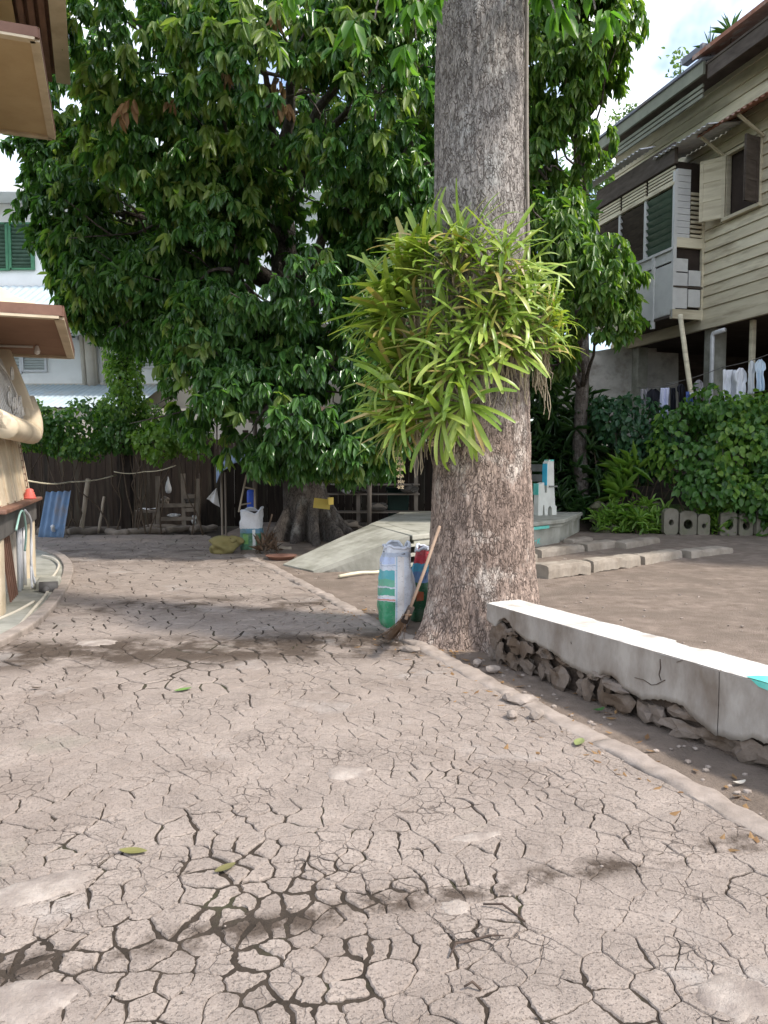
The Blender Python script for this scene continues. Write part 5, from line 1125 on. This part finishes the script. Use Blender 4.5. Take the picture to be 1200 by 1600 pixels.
# bench: two castle-like end panels, slats
m_bwhite = surf('bench_white', (.55, .55, .50), (.68, .68, .62), 5, .8, .2)
m_bblue = surf('bench_blue', (.05, .42, .62), (.08, .52, .70), 5, .6, .1)
m_bgrey = surf('bench_slat', (.13, .13, .12), (.20, .20, .185), 4, .8, .3)
bn = G(828, 806, PZ); bn = Vector((bn.x+.16, bn.y, PZ+.004)); be = Vector((.86, .5, 0)).normalized(); bl_ = Vector((-be.y, be.x, 0)); bl_ = bl_ if bl_.x < 0 else -bl_
bench = thing('painted_bench', 'concrete bench with blue and teal painted end posts on the platform', 'bench', bn)
for kk in (0, 1.7):
    o0 = bn+bl_*kk
    prof = [(0, 0), (.0, .60), (.14, .64), (.16, .44), (.22, .44), (.22, 1.02), (.26, 1.06), (.38, 1.06), (.40, .55), (.43, .2), (.47, .16), (.47, 0), (.36, 0), (.35, .13), (.30, .19), (.25, .13), (.24, 0), (.17, 0), (.15, .2), (.13, .2), (.11, 0)]
    b = MB(); b.prism(prof, 0, .13, lambda x_, y_, z_: tuple(o0+be*x_+bl_*z_+Vector((0, 0, y_)))); b.build('end_panel', m_bwhite, bench)
    b = MB(); b.beam(o0+be*.212+bl_*.065+Vector((0, 0, .58)), o0+be*.215+bl_*.065+Vector((0, 0, 1.0)), .13, .012, -be); b.build('blue_post_face', m_bblue, bench)
    b = MB(); b.beam(o0+be*(-.008)+bl_*.065+Vector((0, 0, .40)), o0-be*.006+bl_*.065+Vector((0, 0, .62)), .14, .012, -be); b.build('teal_arm_face', m_teal, bench)
    b = MB(); b.box(o0+be*.32+bl_*.065+Vector((0, 0, 1.065)), (.12, .14, .03), Matrix((be, bl_, Vector((0, 0, 1)))).transposed()); b.build('cap', m_teal, bench)
    b = MB(); b.box(o0+be*.36+bl_*.05+Vector((0, 0, .56)), (.2, .16, .03), Matrix((be, bl_, Vector((0, 0, 1)))).transposed()); b.build('peg', m_bgrey, bench)
for z, e in ((.92, .25), (.72, .24), (.42, .10), (.42, .2)):
    b = MB(); b.beam(bn+be*e+bl_*.13+Vector((0, 0, z)), bn+be*e+bl_*1.7+Vector((0, 0, z)), .04 if z > .5 else .10, .14 if z > .5 else .04); b.build('slat', m_bgrey, bench)

# ------------------------------------------------------------------ rows of long stone blocks in the yard
m_blk = surf('yard_block', (.24, .205, .165), (.35, .305, .255), 4, .92, .6, 60, .008, c3=(.20, .165, .13), s3=2.5, lim3=(.5, .7))
BL = [((845, 893), (862, 889)), ((856, 897), (928, 888)), ((927, 887), (1009, 877)), ((1008, 877), (1078, 867)), ((1080, 868), (1152, 861)), ((846, 868), (915, 859)), ((918, 860), (974, 854)), ((978, 857), (1042, 848)), ((895, 850), (932, 845)), ((830, 874), (845, 871))]
BLL = ['short stub of stone block at the trunk end of the front row', 'long stone block nearest the trunk in the front row', 'second long stone block of the front row', 'third long stone block of the front row, split at its left end', 'last stone block at the right end of the front row', 'stone block nearest the platform in the back row', 'middle stone block of the back row with a broken corner', 'right-hand stone block of the back row', 'short block lying alone against the platform corner', 'block end peeping out right behind the trunk']
for i, ((xa, ya), (xb, yb_)) in enumerate(BL):
    a, c = G(xa, ya, .06), G(xb, yb_, .06); d = (c-a).normalized(); n = Vector((-d.y, d.x, 0)); n = n if n.y > 0 else -n; L = (c-a).length-.13; w, h = .26+.03*math.sin(i*2.1), .105+.02*math.sin(i*1.3); rt = .05*math.sin(i*4.7); d = Vector((d.x*math.cos(rt)-d.y*math.sin(rt), d.x*math.sin(rt)+d.y*math.cos(rt), 0)); n = Vector((-d.y, d.x, 0)); n = n if n.y > 0 else -n; b = MB()
    def bf(u, v, a=a, d=d, n=n, L=L, i=i):
        k = [(0, -.05), (0, h*.5), (0.01, h*.93), (.03, h), (w*.5, h+.006), (w-.03, h), (w-.01, h*.93), (w, h*.5), (w, -.05)][int(round(v*8))]
        e = min(u, 1-u)*L; sh = max(0, 1-e/.07)*.03; j = .026*mn.noise(Vector((u*6+i, v*3, 1)))+.01*mn.noise(Vector((u*20+i, v*8, 5))); p = a+d*(.015+u*L)+n*(k[0]*(1-sh*2)+sh*w*.5+j); return (p.x, p.y, .05+k[1]-sh*.6+j*.7)
    nu = max(6, int(L/.04)); b.grid(bf, nu, 9); b.f.append(tuple(j*nu for j in range(9))); b.f.append(tuple(j*nu+nu-1 for j in range(8, -1, -1)))
    tag(b.build('stone_block', m_blk), BLL[i], 'stone block', 'stone blocks laid in rows in the yard')

# ------------------------------------------------------------------ sacks, broom
def sackmat(name, bands, mottle=.15):
    m, nt = _mat(name); k = NT(nt); v = k.n('TexCoord').outputs['Object']; sx = k.n('SeparateXYZ', Vector=v)
    wob_ = k.math('ADD', sx.outputs['Z'], k.math('MULTIPLY', k.noise(v, 9, 4), .06)); col = bands[0][1]
    if not hasattr(col, 'node'): col = k.n('RGB').outputs[0]; col.default_value = tuple(bands[0][1])+(1,)
    for (z, c, x0, x1) in [(b[0], b[1], b[2] if len(b) > 2 else -9, b[3] if len(b) > 3 else 9) for b in bands[1:]]:
        f = k.math('MULTIPLY', k.math('GREATER_THAN', wob_, z[0]), k.math('LESS_THAN', wob_, z[1])); f = k.math('MULTIPLY', f, k.math('MULTIPLY', k.math('GREATER_THAN', sx.outputs['X'], x0), k.math('LESS_THAN', sx.outputs['X'], x1)))
        col = k.mix(f, col, c)
    col = k.mix(k.math('MULTIPLY', k.ramp(k.noise(v, 14, 5), .5, .7), mottle), col, (.6, .62, .6)); col = k.mix(k.math('MULTIPLY', k.ramp(k.noise(k.obj(1, 1, 2.2), 38, 2), .62, .66), .35), col, (.25, .22, .25)); col = k.mix(k.math('MULTIPLY', k.ramp(k.noise(v, 5, 6), .48, .75), .4), col, (.34, .30, .25)); weave = k.noise(k.obj(1, 1, 3), 160, 2)
    h = k.math('ADD', k.math('MULTIPLY', weave, .4), k.math('MULTIPLY', k.noise(v, 12, 5), 2.0)); k.out(k.pbr(col, .5, k.bump(h, .7, .012), .35)); return m
def sack(name, label, c, w, d, h, mat, lean=(0, 0), bulge=.24, taper=.10, seed=0, yaw=0, cat='sack'):
    b = MB(); nu, nv = 36, 26; o = thing(name, label, cat, c)
    def sf(u, v):
        a = 2*math.pi*u; ca, sa = math.cos(a), math.sin(a); pr = (1-.28*max(0, 1-v/.12)**2)*(1+bulge*max(0, math.sin(math.pi*min(1, v*1.08)))**1.5)*(1-.06*max(0, v-.75)*4)
        cr_ = (1+.17*mn.noise(Vector((ca*2+seed, sa*2, v*3.5)))+.09*mn.noise(Vector((ca*5+seed, sa*5, v*9)))+.05*mn.noise(Vector((ca*12+seed, sa*12, v*20))))*(1-taper*max(0, (v-.78)/.22))*(1+.05*math.sin(v*9+seed+ca*2))
        x = w/2*math.copysign(abs(ca)**.75, ca)*pr*cr_; y = d/2*math.copysign(abs(sa)**.75, sa)*pr*cr_; z = h*v*(1+.10*v*mn.noise(Vector((ca*1.5, sa*1.5, seed))))
        x, y = x*math.cos(yaw)-y*math.sin(yaw), x*math.sin(yaw)+y*math.cos(yaw); return (c[0]+x+lean[0]*v*h, c[1]+y+lean[1]*v*h, c[2]+z)
    b.grid(sf, nu, nv, True); b.f.append(tuple(range(nu-1, -1, -1))); body = b.build('sack_body', mat, o, smooth=True)
    r = MB()        # rolled-down rim and dark mouth
    pts = [sf(u, 1.0) for u in np.linspace(0, 1, 30)]; r.tube([Vector(p)+Vector((0, 0, .0)) for p in pts], .014, 7); r.build('rolled_rim', m_sackrim, o, smooth=True)
    t = MB(); t.add([sf(u, .93) for u in np.linspace(0, 1, 24, endpoint=False)], [tuple(range(24))]); t.build('contents', m_darkin, o); return o
m_sackrim = clothm('sack_rim', (.62, .64, .70))
GR, DG, WH, BLU, TE = (.05, .27, .13), (.03, .13, .06), (.66, .68, .74), (.12, .22, .42), (.12, .42, .46)
m_sack1 = sackmat('feed_sack_print_skylight', [(0, WH), ((.05, .30), GR, -.9, .005), ((.305, .32), (.6, .25, .2), -.9, .005), ((.335, .345), (.7, .7, .66), -.9, .005), ((.35, .42), (.09, .36, .24), -.9, .0), ((.435, .50), (.16, .44, .30), -.9, .0), ((.50, .58), TE, -.9, .0), ((.62, .63), (.4, .45, .55), -.9, .01), ((.64, .70), (.50, .58, .78), -.9, .0), ((.05, .70), (.40, .52, .62), .012, .022), ((.08, .70), (.72, .68, .66), .025, .085), ((.70, .74), (.45, .5, .6), -.9, .9)])  # printed bands; pale blue at upper left is sky light put into the colour
m_sack2 = sackmat('dark_sack_print', [(0, DG), ((.25, .33), (.45, .12, .05), -.02, .05), ((.42, .52), BLU), ((.52, .60), (.06, .30, .45)), ((.60, .72), (.50, .04, .06)), ((.72, .78), (.5, .5, .52))], .1)
c = G(622, 985); sack('feed_sack', 'white and green printed feed sack standing open beside the big trunk', (c.x-.03, c.y+.16, -.01), .27, .27, .755, m_sack1, (.03, 0), seed=2)
c = G(655, 975); sack('feed_sack', 'dark green and red sack squeezed between the feed sack and the trunk', (c.x-.005, c.y+.22, -.01), .16, .24, .70, m_sack2, (.06, .02), seed=5)
c = G(390, 863); sack('lined_bin', 'white and green sack used as a bin by the tree roots', (c.x, c.y+.18, -.01), .36, .34, .72, sackmat('bin_print', [(0, (.62, .62, .64)), ((.04, .36), (.06, .17, .09)), ((.18, .34), (.16, .34, .10), -.12, -.02), ((.36, .44), (.10, .22, .30)), ((.06, .42), (.62, .64, .62), .05, .10)]), (.02, 0), .06, -.05, seed=9, cat='bin')
m_olive = clothm('olive_sack', (.23, .195, .08))
c = G(348, 866); o = thing('lying_sack', 'olive yellow sack slumped on the ground left of the white bin', 'sack', (c.x, c.y+.2, 0))
b = MB(); b.rock((c.x-.04, c.y+.2, .12), (.25, .20, .16), 3.3, .3, 4, .38); b.build('sack_body', m_olive, o, smooth=True)
b = MB(); b.rock((c.x+.12, c.y+.22, .20), (.19, .15, .10), 8.1, .5, 4, .55); b.build('folded_top', m_olive, o, smooth=True)
b = MB(); b.tube([Vector((c.x+.02+.13*math.cos(a), c.y+.21+.12*math.sin(a), .205+.06*math.cos(a))) for a in np.linspace(0, 6.3, 16)], .012, 5); b.build('tie', m_darkin, o)
m_stick = surf('broom_stick', (.20, .14, .10), (.32, .23, .17), 8, .8, .3, stretch=(1, 1, .3)); m_brist = surf('broom_bristle', (.14, .09, .06), (.25, .17, .11), 20, .9, .2)
ht, hm_, hb_, he = P(687, 822, 5.98), P(643, 948, 5.78), P(634, 968, 5.75), G(612, 1003)
br = thing('stick_broom', 'coconut-rib broom leaning against the trunk beside the feed sack', 'broom', he)
b = MB(); b.tube([ht, ht.lerp(hb_, .5)+Vector((.006, 0, 0)), hb_], [.012, .013, .012], 10); b.build('handle', m_stick, br, smooth=True)
b = MB(); b.tube([hm_, hb_.lerp(he, .1)], [.026, .03], 12); b.build('binding', m_darkin, br, smooth=True)
b = MB(); rb_ = random.Random(2)
for k in range(90):
    s0 = hm_.lerp(hb_, .6)+Vector((rb_.gauss(0, .012), rb_.gauss(0, .012), 0)); e = he+Vector((rb_.gauss(-.0, .045), rb_.gauss(.02, .045), abs(rb_.gauss(0, .03))+.004)); b.tube([s0, s0.lerp(e, .6)+Vector((0, 0, -.012)), e], [.003, .0025, .0012], 4)
b.build('bristles', m_brist, br, kind='stuff')
# ------------------------------------------------------------------ odds and ends under the dark tree
m_blues = surf('blue_sheet', (.12, .20, .32), (.20, .29, .42), 3, .55, .2, 40, .004, c3=(.20, .16, .13), s3=1.5, lim3=(.52, .7), stretch=(1, 1, .4))
b = MB(); a = G(86, 834); c = G(130, 833); corr(b, (a.x, 15.7, 0), (c.x+.02, 15.6, 0), (c.x-.05, 16.2, .93), (a.x-.03, 16.2, .91), 4, .028)
tag(b.build('corrugated_sheet', m_blues, smooth=True, solid=.006), 'faded blue corrugated sheet leaning on the plank fence', 'metal sheet')
m_plankp = surf('pale_plank', (.34, .28, .21), (.46, .39, .31), 5, .85, .3, stretch=(1, 1, .3)); m_wold = surf('old_grey_wood', (.15, .125, .10), (.25, .21, .175), 4, .9, .4, stretch=(1, 1, .4))
def stick(name, label, p, q, r, mat, cat): b = MB(); b.tube(wob(p, q, 6, .02, p[0]), r, 7); return tag(b.build(name, mat, smooth=True), label, cat)
stick('leaning_plank', 'tall pale plank leaning just right of the blue sheet', G(126, 833), P(138, 748, 16.6), .05, m_plankp, 'plank'); stick('leaning_plank', 'short pale stick leaning farther right of the blue sheet', G(153, 833), P(163, 776, 16.6), .03, m_plankp, 'stick')
stick('white_pipe', 'short white pipe stub left of the blue sheet', G(86, 838), P(82, 822, 15.6), .04, m_pvc, 'pipe')
line('pale rope sagging from the pavilion to the vines', [P(42, 751, 10.2), P(110, 753, 14), P(182, 742, 16.3)], .012, m_side, 'rope', 'rope'); line('rope end strung across the fence above the rack', [P(178, 737, 16.2), P(225, 737, 16.2), P(275, 727, 16.0)], .010, m_side, 'rope', 'rope')
rack = thing('wooden_rack', 'grey wooden rack with posts and rails standing against the fence', 'rack', G(280, 828))
for px, t_, bt in ((246, 744, 828), (286, 740, 828), (308, 748, 828)):
    p = G(px+2, bt); b = MB(); q = P(px, t_, p.y+.05); b.beam(p, q, .09, .07); b.build('post', m_wold, rack)
y0 = G(280, 828).y-.02
for px0, px1, py in ((248, 310, 790), (248, 310, 811), (286, 310, 797), (288, 310, 776)): b = MB(); b.beam(P(px0, py, y0), P(px1, py-1, y0), .05, .085); b.build('rail', m_wold, rack)
m_card = clothm('grey_bundle', (.09, .08, .07)); m_pwht = clothm('white_plastic', (.62, .62, .62))
def lump(name, label, px, py, Y, w, h, mat, cat, seed, dpt=.15): b = MB(); c = P(px, py, Y); b.rock(c, (w/2000*Y, dpt, h/2400*Y), seed*1.37, 0, 3, .75); return tag(b.build(name, mat), label, cat)
lump('cloth_bundle', 'greyish cloth bundle stuffed in the right bay of the rack', 298, 780, y0+.15, 22, 16, m_card, 'bundle', 3); lump('cloth_bundle', 'small white crumpled bag on the lower rail of the rack', 304, 812, y0, 8, 14, m_pwht, 'bag', 4, .08); lump('paper_bundle', 'pale papers lying on the rack shelf', 272, 805, y0+.1, 16, 5, m_pwht, 'paper', 5); lump('brown_jar', 'brown rounded jar on the rack shelf', 257, 783, y0+.1, 12, 16, m_wold, 'jar', 6, .1)
tbl = thing('low_table', 'low dark table left of the rack', 'table', G(226, 826)); yt = G(226, 826).y
b = MB(); b.box((P(226, 799, yt).x, yt, P(226, 799, yt).z), (.62, .4, .035)); b.build('table_top', m_wold, tbl)
for sx_ in (-.26, .26):
    for sy_ in (-.15, .15): b = MB(); z = P(226, 799, yt).z; b.box((P(226, 799, yt).x+sx_, yt+sy_, z/2-.01), (.05, .05, z-.01)); b.build('leg', m_wold, tbl)
b = MB(); c = P(228, 797, yt); b.grid(lambda u, v: (c.x-.13+.4*u, c.y-.2+.25*v, c.z+.035+.012*math.sin(u*9)), 10, 4); tag(b.build('paper_sheets', m_pwht, solid=.006), 'white paper sheets on the low table', 'paper')
def hangbag(name, label, px, py0, py1, w, Y, mat, cat='bag', seed=0):
    t, q = P(px, py0, Y), P(px, py1, Y); h = t.z-q.z; W = w/1200*Y; b = MB(); b.lathe([(W*.06, h), (W*.10, h*.86), (W*.28, h*.62), (W*.48, h*.35), (W*.5, h*.18), (W*.36, h*.04), (W*.1, 0)], q, 18)
    b.v = [(x+.02*mn.noise(Vector((x*9, y*9, z*9+seed))), y, z) for x, y, z in b.v]; return tag(b.build(name, mat, smooth=True), label, cat)
hangbag('plastic_bag', 'white plastic bag hanging on the rack between the posts', 263, 745, 771, 9, y0, m_pwht, seed=1)
b = MB(); t = P(338, 763, 14.6); b.grid(lambda u, v: tuple(t+Vector(((-.17+.22*u)*v*1.1, .03*math.sin(u*8), -.36*v*(.55+.45*u)))), 10, 12); tag(b.build('white_cloth', m_pwht, smooth=True, solid=.006), 'triangular white cloth hanging left of the tarp shelter', 'cloth')
m_tarp = surf('blue_tarp', (.16, .22, .34), (.24, .31, .44), 3, .55, .3, 20, .02)
sh = thing('tarp_shelter', 'small shelter roofed with a faded blue tarp beside the dark tree', 'shelter', G(370, 850))
b = MB(); 
def tf(u, v): p = P(338+62*u, 744-24*math.sin(min(1, u*1.3)*1.57)-2*u, 13.6+1.4*v); return (p.x, p.y, p.z+.30*v-.25*max(0, .12-u)*4+.03*mn.noise(Vector((u*5, v*4, 0))))
b.grid(tf, 20, 10); b.build('tarp', m_tarp, sh, smooth=True, solid=.01)
for px, Y in ((346, 13.8), (352, 14.8), (396, 14.8)): b = MB(); q = P(px, 738, Y); b.tube([(q.x, q.y, 0), q], .02, 6); b.build('pole', m_wold, sh)
ld = thing('stick_ladder', 'thin pale stick ladder leaning inside the tarp shelter', 'ladder', G(375, 846))
for (x0, y0_, x1, y1_) in ((373, 800, 385, 742), (398, 800, 398, 766)): b = MB(); b.tube([P(x0, y0_, 14.0), P(x1, y1_, 14.2)], .018, 6); b.build('rail', m_plankp, ld)
for (x0, y0_, x1, y1_) in ((381, 761, 399, 765), (375, 789, 392, 786)): b = MB(); b.tube([P(x0, y0_, 14.1), P(x1, y1_, 14.1)], .016, 6); b.build('rung', m_plankp, ld)
m_bluep = surf('blue_plastic', (.03, .08, .45), (.04, .11, .55), 4, .4, .05)
b = MB(); c = P(393, 797, 14.5); b.lathe([(.07, 0), (.085, .03), (.085, .34), (.07, .38), (.03, .39)], c, 14); b.v = [(x, y, z) for x, y, z in b.v]; tag(b.build('blue_jug', m_bluep, smooth=True), 'bright blue plastic container behind the white bin', 'container')
m_yel = clothm('yellow_card', (.62, .47, .12)); b = MB(); c = P(503, 787, 13.9); b.box(c, (.30, .02, .18), Matrix.Rotation(.12, 3, 'Y')); b.box(c+Vector((.16, -.05, .05)), (.14, .02, .13), Matrix.Rotation(.9, 3, 'Z')); tag(b.build('yellow_carton', m_yel), 'open yellow cardboard flap under the dark tree', 'carton')
m_dg = surf('dark_green_bin', (.006, .022, .017), (.010, .034, .026), 3, .5, .1)
gbn = thing('green_bin', 'dark green bin in the shade behind the ramp', 'bin', G(622, 835)); gy = 16.9; c = P(622, 812, gy)
b = MB(); b.add([(c.x+sx_*.24*k, gy+sy_*.22*k, z) for k, z in ((.85, 0.02), (1, .92)) for sx_, sy_ in ((-1, -1), (1, -1), (1, 1), (-1, 1))], [(3, 2, 1, 0), (4, 5, 6, 7), (0, 1, 5, 4), (1, 2, 6, 5), (2, 3, 7, 6), (3, 0, 4, 7)]); b.build('bin_body', m_dg, gbn, bevel=.02)
b = MB(); b.box((c.x, gy, .955), (.56, .52, .06)); b.build('bin_lid', m_dg, gbn, bevel=.02)
# shelves of stored junk behind the buttress roots
jr = random.Random(77); shf = thing('junk_shelf', 'rough dark shelf of stored junk in the shade behind the buttress roots', 'shelf', (.2, 16.3, 0))
for px in (478, 560, 650): p = P(px, 800, 16.2); b = MB(); b.box((p.x, 16.2, 1.0), (.08, .08, 2.0)); b.build('post', m_wold, shf)
for z in (P(0, 800, 16.2).z, P(0, 772, 16.2).z, P(0, 757, 16.2).z): b = MB(); b.box(((P(478, 0, 16.2).x+P(650, 0, 16.2).x)/2, 16.3, z), (P(650, 0, 16.2).x-P(478, 0, 16.2).x+.2, .45, .03)); b.build('shelf_board', m_wold, shf)
JL = [('white_bundle', 'pale crumpled bag at the left end of the junk shelf', 488, 750, 14, 16), ('white_bundle', 'crumpled white bag on the upper junk shelf', 521, 752, 14, 11), ('cloth_bundle', 'grey cloth roll on the upper junk shelf', 505, 752, 20, 10), ('white_bundle', 'white plastic lump in the middle of the junk shelf', 541, 768, 12, 7), ('cloth_bundle', 'dim grey bundle right of the white plastic lump', 563, 766, 18, 9), ('cloth_bundle', 'brown bundle on the lower junk shelf', 590, 792, 28, 14), ('white_bundle', 'small pale packet near the yellow carton', 512, 816, 16, 5), ('cloth_bundle', 'dark bundle at the right end of the junk shelf', 640, 764, 22, 14), ('cloth_bundle', 'brown heap under the junk shelf', 545, 822, 34, 18)]
for i, (n_, l_, px, py, w, h) in enumerate(JL): lump(n_, l_, px, py, 16.0, w, h, m_pwht if n_[0] == 'w' else m_card, 'bundle', i+20, .14)
# lean-to shed added to darken the stored things, roof hidden by leaves
shed = thing('added_shade_shed', 'low dark lean-to shed roof added to shade the stored junk behind the tree', 'shed', (-.5, 16.6, 0)); m_rsheet = surf('rusted_roof', (.10, .065, .05), (.17, .11, .085), 2, .8, .3, 30, .006)
for x0, x1 in ((-2.7, -.3), (-.3, 2.1)):
    b = MB(); corr(b, (x0, 15.3, 2.45), (x1+.05, 15.3, 2.45), (x1+.05, 18.3, 2.85), (x0, 18.3, 2.85), 14, .02); b.build('roof_sheet', m_rsheet, shed, smooth=True, solid=.006)
for x in (-2.6, -.3, 2.0):
    b = MB(); b.tube([(x, 15.45, 0), (x+.02, 15.45, 2.42)], .045, 8); b.build('post', m_wold, shed, smooth=True)
b = MB(); b.box((-.3, 15.45, 2.37), (4.8, .07, .09)); b.build('beam', m_wold, shed)
# rusty basin and timber by the roots
m_rb = surf('rusty_basin', (.16, .075, .05), (.26, .14, .10), 5, .7, .3); c = G(436, 878)
b = MB(); b.lathe([(.16, 0), (.24, .07), (.25, .075), (.23, .06), (.14, .012), (.01, .01)], (c.x, c.y+.25, 0), 22, False); tag(b.build('rusty_basin', m_rb, smooth=True), 'rusty basin lying by the roots at the ramp foot', 'basin')
stick('timber_offcut', 'pale flat timber lying above the rusty basin', G(415, 860)+Vector((0, 0, .05)), G(455, 862)+Vector((0, 0, .05)), .04, m_plankp, 'timber'); stick('leaning_stick', 'brown stick leaning behind the white bin', G(412, 850), P(425, 804, 13.4), .015, m_stick, 'stick')
# log edging along the far end of the road
lg = [(60, 833, 110, 834), (108, 835, 168, 832), (168, 834, 200, 836), (200, 835, 262, 832), (262, 833, 300, 829), (300, 832, 338, 828), (225, 830, 290, 827)]
LGL = ['dark log edging nearest the pavilion', 'log edging below the blue sheet', 'short stone-like log left of the table', 'log edging in front of the low table', 'log edging in front of the rack', 'log edging beside the olive sack', 'thin second log behind the rack edging']
for i, (x0, y0_, x1, y1_) in enumerate(lg): b = MB(); b.tube(wob(G(x0, y0_)+Vector((0, 0, .05)), G(x1, y1_)+Vector((0, 0, .05)), 8, .06, i*3.3), [.08, .085, .08, .075, .085, .08, .075, .07, .06], 9); tag(b.build('edging_log', m_wold, smooth=True), LGL[i], 'log', 'logs along the far road edge')
# grass tuft by the bin
blades('weed_tuft', 'dusty grass tuft between the white bin and the roots', [G(418, 868)+Vector((0, 0, .1)), G(425, 862)+Vector((0, 0, .15))], m_brist, 71, 70, .22, .05, .8, 'weed', .06)

# ------------------------------------------------------------------ litter
def fallen(label, px, py, L, ang, col, curl=.25, z=0.0):
    c = G(px, py); m = surf('fallen_leaf_'+label.split()[0], [x*.8 for x in col], col, 14, .55, .2); b = MB(); d = Vector((math.cos(ang), math.sin(ang), 0)); n = Vector((-d.y, d.x, 0))
    def lf(u, v): w = L*.22*math.sin(math.pi*(.04+.93*u))**.8; k = (v-.5)*2; p = c+d*(u-.5)*L+n*w*k; return (p.x, p.y, z+.008+L*curl*((u-.5)**2)*.8+abs(k)*w*.25)
    b.grid(lf, 12, 5); return tag(b.build('fallen_leaf', m, smooth=True), label, 'leaf', 'leaves lying on the ground')
fallen('pale green fallen leaf lying against the kerb edge', 905, 1163, .12, 1.05, (.22, .25, .10), .15, .004); fallen('fresh green crumpled leaf lying below the low wall', 935, 1112, .09, .4, (.05, .13, .035), .9); fallen('narrow green leaf lying on the middle of the road', 286, 1080, .12, .7, (.13, .22, .06)); fallen('yellow-green leaf lying by the wide foreground crack', 208, 1334, .11, -.1, (.19, .18, .065)); fallen('dark curled leaf at the left of the road', 57, 1077, .07, 0, (.07, .05, .035), .6); fallen('orange dead leaf under the low wall stones', 948, 1080, .09, .2, (.32, .14, .05), .6); fallen('whitish curled leaf on the strip below the low wall', 1155, 1226, .07, .3, (.52, .48, .42), .8)
fallen('yellowish dry leaf lying in the wide foreground crack', 352, 1360, .09, .8, (.16, .145, .06))
m_twig = surf('dark_twig', (.05, .035, .028), (.09, .065, .05), 20, .9, .2)
for lab, pts in (('long bowed dark twig in the right foreground', [(703, 1500), (712, 1484), (735, 1472), (765, 1466), (788, 1472)]), ('bent dark twig above the long bowed one', [(755, 1418), (785, 1422), (808, 1432), (820, 1444)]), ('short dark twig at the bottom of the road', [(725, 1548), (738, 1545), (752, 1549)])):
    b = MB(); b.tube([G(x_, y_)+Vector((0, 0, .012+.01*math.sin(i_*2))) for i_, (x_, y_) in enumerate(pts)], [.003, .004, .004, .0035, .002][:len(pts)], 6); tag(b.build('twig', m_twig, smooth=True), lab, 'twig', 'twigs on the road')
lrg = random.Random(99); pbm = MB(); lfm = MB()
for i in range(760):
    t = lrg.random(); y = lrg.uniform(2.4, 15) if t < .5 else lrg.uniform(2.5, 8); x0 = KA.x+(KA.y-y)/(KA.y-KB.y)*(KB.x-KA.x); x = x0+(lrg.gauss(.12, .22) if t > .5 else lrg.uniform(.2, 6))
    s = lrg.uniform(.006, .02); z = max(yard_z(x, y), -.01)
    if t < .72: pbm.rock((x, y, z+s*.3), (s, s*.8, s*.6), i, 0, 1, .3)
    else:
        a = lrg.uniform(0, 6.3); d = Vector((math.cos(a), math.sin(a), lrg.uniform(-.1, .3)))*s*2.2; n = Vector((-d.y, d.x, lrg.uniform(-.01, .01)))*.4; p = Vector((x, y, z+.01)); lfm.add([p-d, p+n, p+d+Vector((0, 0, .006)), p-n], [(0, 1, 2, 3)])
for i in range(160):
    y = lrg.uniform(2, 6) if i < 90 else lrg.uniform(11, 15.5); x = lrg.uniform(-.45*y, .3*y) if i < 90 else lrg.uniform(-5, -2.5); s = lrg.uniform(.003, .008) if i < 90 else lrg.uniform(.01, .03)
    if (Vector((x, y, 0))-KA).dot(kn) < 0: pbm.rock((x, y, .004), (s, s, s*.6), i, 0, 1, .3)
tag(pbm.build('pebbles', m_kerb), 'loose pebbles scattered along the kerb and yard', 'pebbles', kind='stuff'); tag(lfm.build('leaf_litter', m_dead), 'dry leaf litter scattered over the yard', 'leaf litter', kind='stuff')
